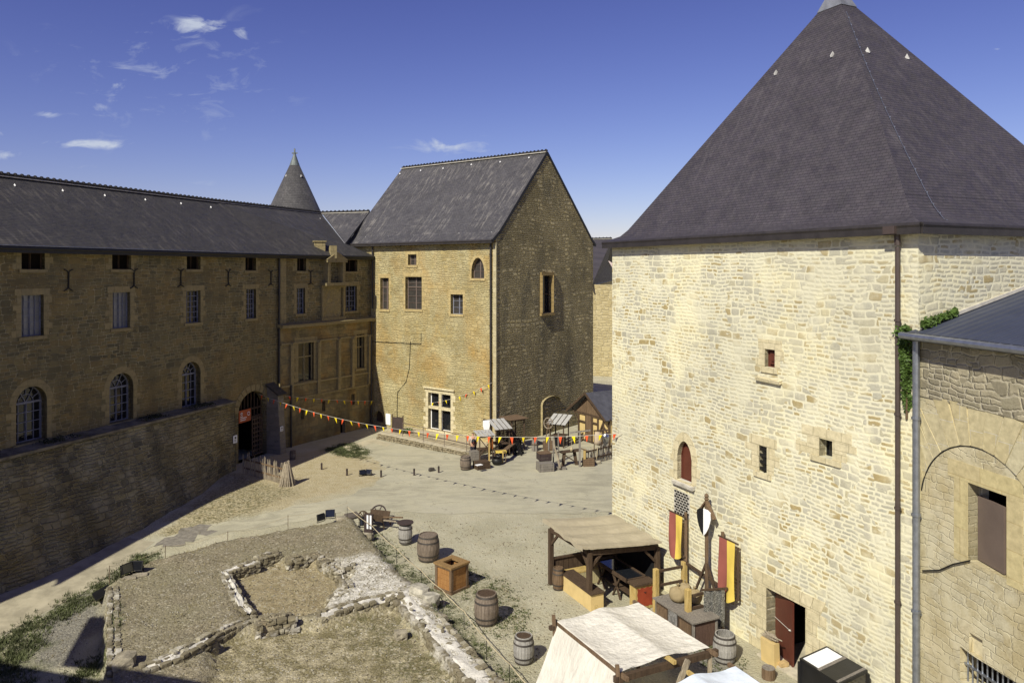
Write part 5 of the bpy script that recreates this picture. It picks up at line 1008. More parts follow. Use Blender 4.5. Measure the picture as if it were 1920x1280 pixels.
for k in range(24):
    t = k/24*4; sd = int(t); f = t-sd; wv = .03*math.sin(f*math.pi*3)**2; Q = [(-.33+.66*f, .78-wv), (.33-wv, .78-.68*f), (.33-.66*f, .10+wv), (-.33+wv, .10+.68*f)][sd]; out_.append(fcn+dP*Q[0]+V(0,0,Q[1]))
b.slab(out_, .015, dT); b.build('red_panel', REDP, rc); b = MB(); b.box(cc2+V(0,0,.90), (.48,.92,.07), ra); b.build('top', DWOOD, rc); b = MB(); b.tube([fcn+dP*-.04+V(0,0,.62), fcn+dT*.03+V(0,0,.59), fcn+dP*.04+V(0,0,.62)], .012, 6); b.build('handle', IRON, rc)
# ------------------------------------------------------------------ post and rail enclosure with table, sacks, banners
Y1 = gp(1230,1149); Y2 = gp(1290,1197); Y3 = V(6.17,27.16,0); Y4 = V(6.95,25.42,0)
en = thing('rail_enclosure', 'enclosure of yellow timber posts and dark rails around the grey plank table by the tower', 'fence', tuple(Y1))
for q, h in ((Y1,1.55),(Y2,1.62),(Y3-dP*.05,1.62)): b = MB(); b.beam(q, q+V(0,0,h), .17, .17, up=(.43,-.9,0)); b.build('post', YWOOD, en, bevel=.015)
for a, c_ in ((Y1+V(0,0,1.45), Y3+V(0,0,1.45)), (Y1+V(0,0,.95), Y3+V(0,0,.95)), (Y3-dT*.4+V(0,0,1.62), Y4+dT*.25+V(0,0,1.42)), (Y2+V(0,0,1.35), Y2+dP*.62+V(0,0,1.38)), (Y2+V(0,0,.98), Y2+dP*.62+V(0,0,.95))): b = MB(); b.beam(a, c_, .07, .08); b.build('rail', DWOOD, en)
tb = thing('plank_table', 'grey plank table with panelled dark front standing inside the rail enclosure', 'table', tuple(gp(1260,1180))); t0 = gp(1228,1120,.9); t1 = gp(1294,1168,.9); t0.z = t1.z = 0; Lt = (t1-t0).length; tc2 = (t0+t1)/2+dP*.55; b = MB()
for k in range(6): b.box(tc2+dP*(-.46+.184*k)+V(0,0,.88), (Lt+.12,.178,.045), ra)
b.build('table_top', GWOOD, tb); b = MB(); b.box(tc2-dP*.46+V(0,0,.44), (Lt-.05,.05,.82), ra); b.box(tc2+V(0,0,.3)+dT*.0, (Lt-.2,.8,.03), ra); b.build('front_panel', DWOOD, tb)
for s in (-.62,.62): b = MB(); c_ = tc2-dP*.50+dT*s+V(0,0,.50); b.box(c_, (.56,.02,.5), ra); b.box(c_-dP*.012, (.44,.02,.38), ra); b.build('recessed_panel', BWOOD, tb)
b = MB(); b.box(tc2-dP*.52+V(0,0,.58), (.46,.02,.52), ra); b.build('metal_plate', plain('worn_metal_relief', (.30,.29,.27), .6, .4, .4, .6, 9, .02), tb)
for s in (-1,1):
    for t in (-1,1): b = MB(); p = tc2+dT*s*(Lt/2-.05)+dP*t*.45; b.beam(p, p+V(0,0,.86), .09, .09); b.build('leg', GWOOD, tb)
b = MB(); p = tc2+dT*(Lt/2-.02); b.slab([p-dP*.4+V(0,0,.02), p+dP*.4+V(0,0,.02), p+dP*.4+V(0,0,.8), p-dP*.4+V(0,0,.8)], .03, dT); b.build('end_panel', wood('reddish_boards', (.085,.05,.038), (.13,.08,.06)), tb)
for (x, y, zz, r, lab) in ((1271,1127,.9,.30,'plump burlap sack on the left of the plank table'),(1302,1130,.9,.27,'burlap sack on the right of the plank table behind the post'),(1284,1113,1.12,.22,'small burlap sack piled on top of the other two')):
    p = gp(x,y,zz); b = MB()
    def sk(s, t): a = 2*math.pi*s; v = math.pi*t; q = 1+.10*mnoise.noise((math.cos(a)*2+x,math.sin(a)*2,v*2)); rr = r*math.sin(v)**.8*q; return p+V(rr*math.cos(a), rr*math.sin(a), r*.82*(1-math.cos(v))*q)
    b.grid(sk, 22, 14); o = thing('sack', lab, 'sack', tuple(p), 'burlap sacks on the plank table'); b.build('sackcloth', SACK, o, smooth=True); b = MB(); b.lathe(p+V(0,0,r*1.55), [(r*.18,0),(r*.10,.05),(r*.22,.12)], 10); b.build('tied_neck', SACK, o)
def banner(label, pole, top, z0, z1, w, sgn, pz):
    o = thing('banner', label, 'banner', tuple(pole), 'red and yellow banners on the tower side'); b = MB(); b.beam(pole, pole+V(0,0,pz), .09, .09); b.build('pole', BWOOD, o); st = pole-dP*.10
    b = MB(); b.beam(st-dT*sgn*.1+V(0,0,z1), st+dT*sgn*(w+.1)+V(0,0,z1), .045, .045); b.build('cross_rod', DWOOD, o)
    for nm, u0, u1, mt in (('red_half',0,.5,BRED),('yellow_half',.5,1,BYEL)):
        if sgn < 0: u0, u1 = 1-u0, 1-u1
        b = MB(); b.grid(lambda s, t: st+dT*sgn*w*(u0+(u1-u0)*s)+V(0,0,z1-(z1-z0)*t-(.18*math.sin(math.pi*min(1,(u0+(u1-u0)*s)))*t**3))-dP*(.05+.05*math.sin((u0+(u1-u0)*s)*7+t*3)*t+.04*t), 10, 24); b.build(nm, mt, o, smooth=True)
    b = MB(); e = st+dT*sgn*(w+.04)+dP*.04
    if sgn > 0: b.beam(e+V(0,0,z0-.0), e+V(0,0,z1-.12), .06, .05)
    b.beam(st-dT*sgn*.05+V(0,0,z0)+dP*.03, e+V(0,0,z0), .05, .05); b.build('lower_frame', DWOOD, o)
banner('red and yellow banner hanging left of the shield post', Y3+V(.02,.02,0), 0, 1.78, 3.2, .74, -1, 3.35); banner('red and yellow banner hanging right of the shield post', Y4+V(.08,.03,0), 0, 1.28, 3.12, .76, 1, 3.25)
sp_ = thing('shield_post', 'tall wooden post with small gabled top carrying a black and white shield', 'shield post', (6.6,26.0,0)); q = V(6.62,25.95,0); b = MB(); b.beam(q, q+V(0,0,4.2), .10, .10); b.build('post', BWOOD, sp_)
b = MB(); b.lathe(q+V(0,0,4.15), [(.05,0),(.09,.05),(.05,.09),(.08,.14),(.06,.2),(.02,.24)], 10); b.build('finial', BWOOD, sp_)
for s in (-1,1): b = MB(); b.beam(q+V(0,0,4.12), q+dT*s*.42+V(0,0,3.62)-dP*.02, .14, .05); b.build('roof_board', BWOOD, sp_); b = MB(); b.beam(q+V(0,0,2.05), q+dT*s*.55+V(0,0,.95), .06, .07); b.build('brace', DWOOD, sp_)
fd = V(-.75,-.66,0).normalized(); sx_ = V(-fd.y, fd.x, 0); sx_ = sx_ if sx_.x > 0 else -sx_; sc_ = q+fd*.16+V(0,0,3.45)
for nm, sg, mt in (('black_half',-1,BLACK),('white_half',1,WHITE)):
    b = MB(); o_ = [(0,.46),(.16,.44),(.27,.36),(.27,.12),(.20,-.14),(.10,-.34),(0,-.46)]; b.slab([sc_+sx_*sg*x+V(0,0,z)+fd*(.03-.25*x*x) for x, z in o_], .03, fd); b.build(nm, mt, sp_)
mc_ = thing('chain_mail', 'grey chain mail shirt hanging over the rail between table and open barrel', 'chain mail', (6.5,24.6,0)); m0 = at(1320,1106,24.75); m1 = at(1359,1104,24.85); b = MB()
b.grid(lambda s, t: m0.lerp(m1, s)-V(0,0,(1.0+.25*s+.12*mnoise.noise((s*5,0,0)))*t)+fd*(.05*math.sin(s*16)+.03*t), 60, 40); ml = b.build('mail_cloth', None, mc_)
m = Mt('mail_links', .55, .5, .5); uv = m.uv('Object'); vo = m.N('ShaderNodeTexVoronoi'); m.L(uv, vo.inputs['Vector']); vo.inputs['Scale'].default_value = 55; nn = m.noise(uv, 14, 3)
m.bump(vo.outputs['Distance'], .03); ml.data.materials.append(m.col(m.mix(m.rng(m.math('ADD', vo.outputs['Distance'], m.math('MULTIPLY', nn, .3)), .40, .66), (.62,.60,.54), (.08,.08,.07))))
b = MB(); b.beam(m0-V(.1,.02,-.02), m1+V(.1,.02,.02), .06, .06); b.build('hanger', DWOOD, mc_)
# ------------------------------------------------------------------ tents
def tent(label, a0, a1, l2, l3, steep, mat, skirt=True):
    o = thing('tent', label, 'tent', tuple(a0)); X = dP
    def pt(s, t): # s across, t along; sag between the three beams
        xs_ = s*l3; base = a0.lerp(a1, t)+X*xs_; zz = (a0.z+(a1.z-a0.z)*t); bay = (xs_/l2) if xs_ < l2 else (xs_-l2)/(l3-l2)
        return V(base.x, base.y, zz+.10*math.sin(math.pi*min(1, xs_/l3))-.14*math.sin(math.pi*bay)*(.5+.5*math.sin(math.pi*t))+.016*math.sin(t*38+5*math.sin(bay*3)+3*mnoise.noise((t*4,bay,1)))*math.sin(math.pi*bay)*(.4+mnoise.noise((t*6,bay*2,9)))+.02*mnoise.noise((t*9,bay*2.5,4))) + (dT*(-.10)*math.sin(math.pi*bay)*(1 if t > .99 else 0))
    b = MB(); b.grid(pt, 36, 50); b.build('awning', mat, o, smooth=True)
    if skirt:
        b = MB()
        def st(s, t): p = pt(0, t); return p-X*(.95*s)+V(0,0,-p.z*s)+X*(.06*math.sin(s*math.pi))*(1+.6*math.sin(t*9))+V(0,0,0)
        b.grid(st, 20, 40); b.build('side_wall', mat, o, smooth=True)
    for xx in (0, l2, l3):
        b = MB(); p = pt(xx/l3, 0)-dT*.25-V(0,0,.07); q = pt(xx/l3, 1)+dT*.28-V(0,0,.07); b.beam(p, q, .09, .09); b.build('ridge_beam', YWOOD if xx == l2 else BWOOD, o)
    b = MB(); b.beam(pt(0,1)-V(0,0,.16)-X*.2+dT*.0, pt(1,1)-V(0,0,.16)+X*.25, .12, .16); b.build('cross_beam', DWOOD, o)
    b = MB(); b.beam(pt(0,0)-V(0,0,.16)-X*.25, pt(1,0)-V(0,0,.16)+X*.1, .12, .10); b.build('cross_beam', DWOOD, o)
    for t, s in ((0,0),(1,0),(0,1),(1,1)):
        b = MB(); p = pt(s, t)-V(0,0,.1); b.beam(V(p.x,p.y,0), p+V(0,0,.28 if s == 0 else 0)-X*(.12 if s == 0 else 0), .10, .10); b.build('post', BWOOD if (t,s) != (1,1) else LWOOD, o)
    return o
A0 = gp(1045,1163,2.1); A1 = gp(1165,1258,2.1); tn = tent('large cream canvas tent with open awning at the bottom, beside the small grey barrel', A0, A1, 1.42, 2.75, True, CANVAS)
b = MB(); p = at(1290,1236,19.5); b.beam(p, V(p.x-.75, p.y-.2, .3), .11, .11); b.build('strut', LWOOD, tn)
b = MB(); p = A1+dP*1.35+dT*.12; b.slab([V(p.x,p.y,.0)-dP*1.3, V(p.x,p.y,0)+dP*1.2, V(p.x,p.y,0)+dP*1.2-dT*3.0, V(p.x,p.y,0)-dP*1.3-dT*3.0], .0); 
b = MB(); b.box(V(p.x,p.y,.45)-dT*1.2-dP*.7, (1.2,.5,.06), ra); b.beam(V(p.x,p.y,0)-dT*.8-dP*.7, V(p.x,p.y,.45)-dT*.8-dP*.7, .08); b.beam(V(p.x,p.y,0)-dT*1.6-dP*.7, V(p.x,p.y,.45)-dT*1.6-dP*.7, .08); tag(b.build('camp_bench', DWOOD), 'dark bench in the shade under the cream tent', 'bench')
K0 = gp(1379,1248,2.0); tent('pale blue white canvas tent roof at the bottom edge in front of the tower door', K0-dP*2.6, K0-dP*2.6+dT*3.2, 1.3, 2.6, True, CANVB, skirt=False)
# ------------------------------------------------------------------ beside the tower door
bx = thing('upright_box', 'ochre board box topped with loose sticks leaning by the red tower door', 'box', (8.0,23.2,0)); p = V(7.83,23.35,0); b = MB(); b.box(p+dT*.1+V(0,0,.36), (.56,.22,.72), ra, Matrix.Rotation(ra,3,'Z')@Matrix.Rotation(.05,3,'X')); b.build('box', PANEL, bx)
b = MB(); rs = random.Random(2)
for k in range(14): a = p+dT*rs.uniform(-.3,-.05)+dP*rs.uniform(-.1,.1)+V(0,0,.74+rs.uniform(0,.10)); b.tube([a, a+dT*rs.uniform(.4,.62)+V(0,0,rs.uniform(-.03,.06))], rs.uniform(.012,.022), 5)
b.build('sticks', LWOOD, bx)
lg = thing('log_stump', 'grey log stump on the ground below the ochre box by the tower door', 'log', tuple(gp(1441,1268))); b = MB(); b.lathe(gp(1441,1270), [(.20,0),(.19,.30)], 16); b.build('bark', BWOOD, lg); b = MB(); b.lathe(gp(1441,1270)+V(0,0,.298), [(.185,0),(.185,.012)], 16); b.build('cut_face', GWOOD, lg)
b = MB(); b.rock(gp(1469,1251)+V(0,0,.1), (.3,.22,.18), .3); tag(b.build('door_stone', plain('ochre_stone', (.45,.32,.15), .95)), 'small ochre stone at the foot of the red tower door', 'stone')
k0, k1, k2 = at(1499,1233,21.0), at(1550,1210,21.55), at(1627,1255,20.15); k3 = k0+(k2-k1)
ds = thing('display_desk', 'black slanted display desk with one white panel standing by the tower door', 'display', tuple(V(k0.x,k0.y,0))); dn_ = (k1-k0).cross(k2-k0).normalized(); dn_ = dn_ if dn_.z > 0 else -dn_
b = MB(); b.slab([k0,k1,k2,k3], .08, dn_); b.build('desk_top', BLACK, ds); b = MB(); l4 = lambda s, t: k0.lerp(k1, t).lerp(k3.lerp(k2, t), s)+dn_*.006
b.slab([l4(.05,.06), l4(.05,.94), l4(.44,.94), l4(.44,.06)], .005, dn_); b.build('white_panel', WHITE, ds); b = MB(); b.slab([l4(.45,.0)+dn_*.004, l4(.45,1)+dn_*.004, l4(.52,1)+dn_*.004, l4(.52,0)+dn_*.004], .01, dn_); b.slab([l4(.91,.0)+dn_*.004, l4(.91,1)+dn_*.004, l4(.97,1)+dn_*.004, l4(.97,0)+dn_*.004], .01, dn_); b.build('trim_strip', GWOOD, ds)
for a in (k0,k1,k2,k3): b = MB(); b.beam(V(a.x,a.y,0)*1, a-V(0,0,.1), .08, .08); b.build('leg', BLACK, ds)
b = MB()
b.slab([V(k0.x,k0.y,.3), V(k3.x,k3.y,.3), V(k3.x,k3.y,k3.z-.08), V(k0.x,k0.y,k0.z-.08)], .04, -dP); b.build('front_panel', BLACK, ds)
# ivy on the annex corner
iv = thing('ivy', 'green ivy clump growing over the corner of the annex roof beside the grey downpipe', 'ivy', tuple(AX.P(0,9))); b = MB(); rs = random.Random(4)
def leaf(b, p, s, rs_):
    n = V(rs_.uniform(-1,1), rs_.uniform(-1,.4), rs_.uniform(-.3,1)).normalized(); t = n.cross(V(rs_.random(),rs_.random(),rs_.random())).normalized(); u = n.cross(t); b.add([p-t*s*.5, p+u*s*.45, p+t*s*.6, p-u*s*.45], [(0,1,2,3)])
for k in range(2600):
    t = rs.random(); w_2 = .30*(1-.55*t)*(.6+.6*abs(mnoise.noise((0,t*7,3)))); u = -.02+rs.gauss(0, w_2*.5); z = AE+.15-2.0*t+rs.gauss(0,.05); p = T.P(TL-.28+u, z, rs.uniform(.02,.22)*(1.15-t)); leaf(b, p, rs.uniform(.06,.11), rs)
for k in range(1100):
    t = rs.random()**1.2; p = TS.P(.0+1.35*t, AE+.26+t*1.35*.225+rs.gauss(0,.04)+.06*(1-t)*rs.random(), .05+rs.random()*.22*(1-t*.6)); leaf(b, p, rs.uniform(.06,.11), rs)
b.build('leaves', LEAF, iv); b = MB(); b.tube([T.P(TL-.3, 8.2, .04), T.P(TL-.25, 9.4, .06), T.P(TL-.15, AE+.2, .08)], .03, 6); b.build('stem', BWOOD, iv)
# ------------------------------------------------------------------ ramp, handrail, notices at the gabled house
rw = thing('ramp_wall', 'low rubble retaining wall with pale ramp along the foot of the gabled house', 'wall', tuple(gp(800,842)))
rpx = [(708,823),(755,832.5),(805,842.5),(845,850),(884,858)]; rg = [gp(*q) for q in rpx]; rh = [.42,.40,.36,.32,.24]; hd = V(-C.n.x,-C.n.y,0); b = MB()
for i in range(4):
    a, c_ = rg[i], rg[i+1]; b.add([a-V(0,0,.1), c_-V(0,0,.1), c_+V(0,0,rh[i+1]), a+V(0,0,rh[i]), a+hd*.35+V(0,0,rh[i]), c_+hd*.35+V(0,0,rh[i+1])], [(0,1,2,3),(3,2,5,4)])
b.add([rg[4]-V(0,0,.1), rg[4]+hd*3-V(0,0,.1), rg[4]+hd*3+V(0,0,rh[4]), rg[4]+V(0,0,rh[4])], [(0,1,2,3)]); b.add([rg[0]-V(0,0,.1), rg[0]+hd*3-V(0,0,.1), rg[0]+hd*3+V(0,0,rh[0]), rg[0]+V(0,0,rh[0])], [(0,1,2,3)])
rs = random.Random(8)
for i in range(4):
    a, c_ = rg[i], rg[i+1]; n = int((c_-a).length/.28)
    for k in range(n):
        for z in range(2): q = a.lerp(c_, (k+rs.random())/n); b.rock(q+V(0,0,.08+z*.17), (rs.uniform(.22,.36),.12,rs.uniform(.12,.18)), math.atan2((c_-a).y,(c_-a).x))
b.build('rubble_face', RUIN, rw); b = MB()
for i in range(4): a, c_ = rg[i], rg[i+1]; b.slab([a+V(0,0,rh[i]+.05)-hd*.04, c_+V(0,0,rh[i+1]+.05)-hd*.04, c_+hd*.4+V(0,0,rh[i+1]+.05), a+hd*.4+V(0,0,rh[i]+.05)], .05)
b.build('coping', plain('pale_coping', (.45,.40,.29), .9), rw); b = MB()
for i in range(4): a, c_ = rg[i], rg[i+1]; b.add([a+hd*.4+V(0,0,rh[i]+.02), c_+hd*.4+V(0,0,rh[i+1]+.02), c_+hd*4+V(0,0,rh[i+1]+.02), a+hd*4+V(0,0,rh[i]+.02)], [(0,1,2,3)])
b.build('ramp_surface', plain('ramp_surface', (.42,.36,.24), .95), rw)
hr = thing('handrail', 'brown metal handrail on the ramp in front of the gabled house', 'handrail', tuple(gp(800,830,.4))); hp = [gp(745,817,.4)+hd*.5, gp(755,819,.4)+hd*.0, gp(793.5,828,.4), gp(833,836,.4), gp(875,846,.33)]
for p in hp[1:]: b = MB(); b.tube([p, p+V(0,0,.98)], .022, 6); b.build('post', TAUPE, hr)
for h in (.98,.5): b = MB(); b.tube([p+V(0,0,h) for p in hp[1:]], .022, 6); b.build('rail', TAUPE, hr)
b = MB(); b.tube([p+V(0,0,.32)+hd*.5 for p in hp[1:]], .035, 6); b.build('rail', BPIPE, hr)
nbd = thing('notice', 'white notice panel on the house wall right of the arched doorway', 'notice', tuple(C.P(C.hit(724,785)[0],1))); u0, z0 = C.hit(724,795); u1, z1 = C.hit(733,776); b = MB(); b.slab([C.P(u0,z0,.05), C.P(u1,z0,.05), C.P(u1,z1,.05), C.P(u0,z1,.05)], .03, V(C.n.x,C.n.y,0)); b.build('board', WHITE, nbd)
dpn = thing('dark_screen', 'dark wooden screen panel standing at the top of the ramp', 'screen', tuple(gp(736,812,.4))); p = gp(728,812,.4)+hd*.4; q = gp(744,816,.4)+hd*.6; b = MB(); b.slab([p, q, q+V(0,0,1.15), p+V(0,0,1.1)], .05, V(-.6,-.8,0)); b.build('panel', BWOOD2, dpn)
for a in (p, q): b = MB(); b.beam(a-V(0,0,.05), a+V(0,0,1.3), .07, .07); b.build('post', DWOOD, dpn)
pt_ = thing('potted_plant', 'small dark leafy plant at the foot of the dark screen', 'plant', tuple(q)); b = MB()
for k in range(220): leaf(b, q+V(.35+rs.gauss(0,.14), rs.gauss(0,.14), .15+abs(rs.gauss(0,.12))), .09, rs)
b.build('leaves', LEAF, pt_); b = MB(); b.lathe(q+V(.35,0,-.02), [(.11,0),(.14,.16)], 12); b.build('pot', BWOOD2, pt_)
# ------------------------------------------------------------------ market stalls
def slat_roof(o, c, w, d, h, rise, rz, mat, n=4, gap=.05, name='roof_board'):
    R = Matrix.Rotation(rz, 3, 'Z')
    for k in range(n):
        x = -w/2+w*(k+.5)/n; b = MB(); b.beam(c+R@V(x,-d/2,h), c+R@V(x,d/2,h+rise), w/n-gap, .03); b.build(name, mat, o)
def frame(o, c, w, d, h, rise, rz, mat, t=.08, shelf=None, xb=False):
    R = Matrix.Rotation(rz, 3, 'Z')
    for sx in (-1,1):
        for sy in (-1,1): b = MB(); p = c+R@V(sx*w/2,sy*d/2,0); b.beam(p, p+V(0,0,h+(rise if sy > 0 else 0)), t, t); b.build('post', mat, o)
    for sy in (-1,1): b = MB(); z = h+(rise if sy > 0 else 0)-.03; b.beam(c+R@V(-w/2-.08,sy*d/2,z), c+R@V(w/2+.08,sy*d/2,z), t, t); b.build('beam', mat, o)
    if shelf: b = MB(); b.box(c+R@V(0,0,shelf), (w,d,.05), rz); b.build('counter_board', mat, o)
    if xb:
        b = MB(); b.beam(c+R@V(-w/2,-d/2,.4), c+R@V(w/2,-d/2,h-.1), .05, .05); b.beam(c+R@V(w/2,-d/2,.4), c+R@V(-w/2,-d/2,h-.1), .05, .05); b.build('cross_brace', mat, o)
G1 = 'market stalls in front of the dark gable'
s1 = thing('market_stall', 'narrow stall with cross braced side and whitewashed slat roof, nearest the brown barrel', 'stall', tuple(gp(908,866)), G1); c = gp(908,863); frame(s1, c, .85, .8, 1.6, .12, .35, DWOOD, .07, .72, True); slat_roof(s1, c, 1.15, 1.15, 1.66, .14, .35, WBOARD, 5, .05)
b = MB(); b.box(c+V(.46,-.1,1.1), (.05,.5,.62), .35); b.build('hanging_leather', plain('orange_leather', (.28,.09,.02), .6), s1); b = MB(); b.beam(c+V(.32,-.42,0), c+V(.32,-.42,1.6), .09, .09); b.build('post', YWOOD, s1)
s2 = thing('market_stall', 'stall with pale grey slat roof behind the cross braced stall', 'stall', tuple(gp(936,852)), G1); c = gp(937,853); frame(s2, c, .95, .9, 1.75, .35, .45, DWOOD, .07, .8); slat_roof(s2, c, 1.25, 1.35, 1.8, .42, .45, WBOARD, 4, .07)
s3 = thing('market_stall', 'dark smithy stall with flat brown plank roof against the house corner', 'stall', tuple(gp(963,845)), G1); c = gp(963,843); frame(s3, c, 1.0, 1.0, 2.1, .0, .6, DWOOD, .09, .75); slat_roof(s3, c, 1.5, 1.4, 2.14, .02, .6, BWOOD, 6, .01)
for nm, q, sz, mt in (('forge_box', (.0,.1,.45), (.8,.7,.7), BLACK), ('bellows', (-.2,.1,1.1), (.5,.3,.3), BWOOD2)): b = MB(); b.box(c+V(*q), sz, .6); b.build(nm, mt, s3)
s4 = thing('market_stall', 'well like stall with whitewashed slat roof left of the timber shed', 'stall', tuple(gp(1050,838)), G1); c = gp(1049,836); frame(s4, c, .95, .9, 1.55, .4, -.45, DWOOD, .08, .75); slat_roof(s4, c, 1.45, 1.35, 1.6, .45, -.45, WBOARD, 4, .07)
b = MB(); b.box(c+V(0,0,.4), (.7,.6,.6), -.45); b.build('dark_goods', BLACK, s4)
wh = thing('spinning_wheel', 'pale spoked wooden wheel on a stand beside the well like stall', 'wheel', tuple(gp(1028,835))); p = at(1028,793,51.5); fx = V(.9,-.2,0).normalized(); b = MB(); b.tube([p+fx*.30*math.cos(t*math.pi/12)+V(0,0,.36*math.sin(t*math.pi/12)) for t in range(25)], .035, 6); b.build('rim', LWOOD, wh); b = MB()
for t in range(4): b.beam(p-fx*.3*math.cos(t*math.pi/4)-V(0,0,.35*math.sin(t*math.pi/4)), p+fx*.3*math.cos(t*math.pi/4)+V(0,0,.35*math.sin(t*math.pi/4)), .03, .03)
b.build('spokes', BWOOD, wh)
for s in (-.25,.25): b = MB(); b.beam(p, V(p.x+s, p.y+.1, 0), .06, .06); b.build('stand_leg', BWOOD, wh)
sf = thing('shield_sign', 'white shield hanging from a dark beam at the house corner, above the stalls', 'shield', tuple(gp(915,850))); p = at(912,800,49.5); b = MB(); o_ = [(-.22,.42),(0,.45),(.22,.42),(.23,.1),(.14,-.25),(0,-.42),(-.14,-.25),(-.23,.1)]; b.slab([p+V(x,-.1,z) for x, z in o_], .04, V(0,-1,0)); b.build('shield', WHITE, sf)
b = MB(); b.beam(at(905,787,49.8), at(941,793,49.8), .10, .12); b.build('beam', DWOOD, sf); b = MB(); q = at(937,792,49.8); b.beam(V(q.x,q.y,0), q+V(0,0,.1), .09, .09); b.build('post', DWOOD, sf)
# goods around the stalls
def boxy(name, label, cat, p, sz, rz, mat, group=None, lidm=None):
    o = thing(name, label, cat, tuple(p), group); b = MB(); n = max(2, int(sz[2]/.13)); w, d, h = sz; R = Matrix.Rotation(rz, 3, 'Z')
    for k in range(n):
        for (cx, cy, lx, ly) in ((0,-d/2,w,.03),(0,d/2,w,.03),(-w/2,0,.03,d),(w/2,0,.03,d)): b.box(p+R@V(cx,cy,h*(k+.5)/n), (lx,ly,h/n-.012), rz)
    b.build('side_boards', mat, o)
    for sx in (-1,1):
        for sy in (-1,1): b = MB(); b.box(p+R@V(sx*w/2,sy*d/2,h/2), (.06,.06,h), rz); b.build('corner_post', mat, o)
    b = MB(); b.box(p+V(0,0,h+.01), (w+.05,d+.05,.04), rz); b.build('lid', lidm or mat, o); return o
boxy('block', 'grey wooden block just behind the brown barrel', 'block', gp(890,864), (.55,.45,.62), .3, GWOOD)
boxy('crate', 'dark low crate with papers between barrel and cross braced stall', 'crate', gp(903,878), (.8,.6,.42), .5, DWOOD)
b = MB(); p = gp(898,871,.46); b.box(p, (.4,.28,.02), .6); tag(b.build('papers', WHITE), 'pale papers lying on the dark low crate', 'papers')
cdn = thing('cauldron', 'round black cauldron on the ground beside the yellow clothed table', 'cauldron', tuple(gp(932,873))); b = MB(); b.lathe(gp(932,871), [(.12,0),(.28,.08),(.34,.22),(.30,.38),(.26,.42),(.30,.46)], 20, cap=False); b.build('bowl', IRON, cdn, smooth=True); b = MB(); b.tube([gp(932,871)+V(.28*math.cos(t*math.pi/8),0,.44+.22*math.sin(t*math.pi/8)) for t in range(9)], .012, 5); b.build('handle', IRON, cdn)
yt = thing('cloth_table', 'small table with a bright yellow cloth between the stalls', 'table', tuple(gp(938,866))); p = gp(938,866); b = MB(); b.box(p+V(0,0,.72), (.8,.55,.04), .2); b.build('table_top', DWOOD, yt); b = MB(); b.grid(lambda s, t: p+Matrix.Rotation(.2,3,'Z')@V(-.34+.68*s, -.30+.25*t, .75 if t > .1 else .64), 10, 8); b.build('tablecloth', BYEL, yt)
for sx in (-1,1):
    for sy in (-1,1): b = MB(); q = p+V(sx*.34,sy*.2,0); b.beam(q, q+V(0,0,.7), .05, .05); b.build('leg', BWOOD, yt)
at_ = thing('plank_bench', 'dark plank bench reaching back from the yellow clothed table', 'bench', tuple(gp(952,858))); p0 = gp(943,868); p1 = gp(962,852); b = MB(); b.beam(p0+V(0,0,.72), p1+V(0,0,.72), .3, .05); b.build('seat', BWOOD, at_)
for q in (p0, p1): b = MB(); b.beam(q, q+V(0,0,.7), .08, .25); b.build('leg', YWOOD if q is p0 else DWOOD, at_)
rs = random.Random(21)
for i, (x, y, s, lab) in enumerate(((948,850,.35,'black tool pile under the pale slat roof'),(972,852,.40,'black tool pile beside the smithy stall'),(956,843,.45,'black tool pile behind the smithy stall'))):
    o = thing('tool_pile', lab, 'tools', tuple(gp(x,y)), 'dark piles of tools'); b = MB(); p = gp(x,y)
    for k in range(16): b.beam(p+V(rs.uniform(-s,s),rs.uniform(-s,s),.02), p+V(rs.uniform(-s,s),rs.uniform(-s,s),rs.uniform(.2,.95)), rs.uniform(.02,.06))
    b.build('iron_bars', IRON, o); b = MB()
    for k in range(5): b.rock(p+V(rs.uniform(-s,s),rs.uniform(-s,s),.08), (.2,.15,.16), rs.random()*3)
    b.build('lumps', BLACK, o)
G2 = 'wooden crates at the right of the stalls'
boxy('crate', 'weathered grey crate at the bottom of the two crate stack', 'crate', gp(1022,882), (.85,.7,.48), .25, GWOOD, G2); boxy('crate', 'brown chest on top of the grey crate', 'crate', gp(1021,878)+V(-.03,0,.54), (.72,.6,.42), .25, BWOOD2, G2, BWOOD)
boxy('crate', 'brown crate on the ground behind the upright poles', 'crate', gp(1028,844), (.6,.5,.55), .1, BWOOD, G2); boxy('crate', 'small brown crate at the foot of the stick fence', 'crate', gp(1103,873), (.62,.4,.42), .1, BWOOD, G2)
b = MB(); b.rock(gp(1119,869)+V(0,0,.1), (.5,.3,.22), .2); tag(b.build('stone_lump', ROCK), 'grey stone lump at the foot of the stick fence', 'stone')
st_ = thing('log_stump', 'grey upright log bundle standing by the low bench near the gable', 'log', tuple(gp(1003,846))); b = MB()
for k in range(6): a = k*math.pi/3; b.tube([gp(1003,845)+V(.16*math.cos(a),.16*math.sin(a),0), gp(1003,845)+V(.13*math.cos(a),.13*math.sin(a),.72)], .075, 8)
b.build('logs', GWOOD, st_); b = MB(); b.lathe(gp(1003,845), [(.25,.45),(.25,.50)], 14, cap=False); b.build('binding', BWOOD, st_)
fbn = thing('bench', 'low rough bench near the blocked arch of the gable', 'bench', tuple(gp(1015,838))); b = MB(); b.beam(gp(1000,838)+V(0,.3,.5), gp(1032,836)+V(0,.3,.52), .32, .08); b.build('seat', GWOOD, fbn)
for x in (1006,1027): b = MB(); b.beam(gp(x,838)+V(-.1,.3,0), gp(x,838)+V(0,.3,.48), .07, .2); b.build('leg', BWOOD, fbn)
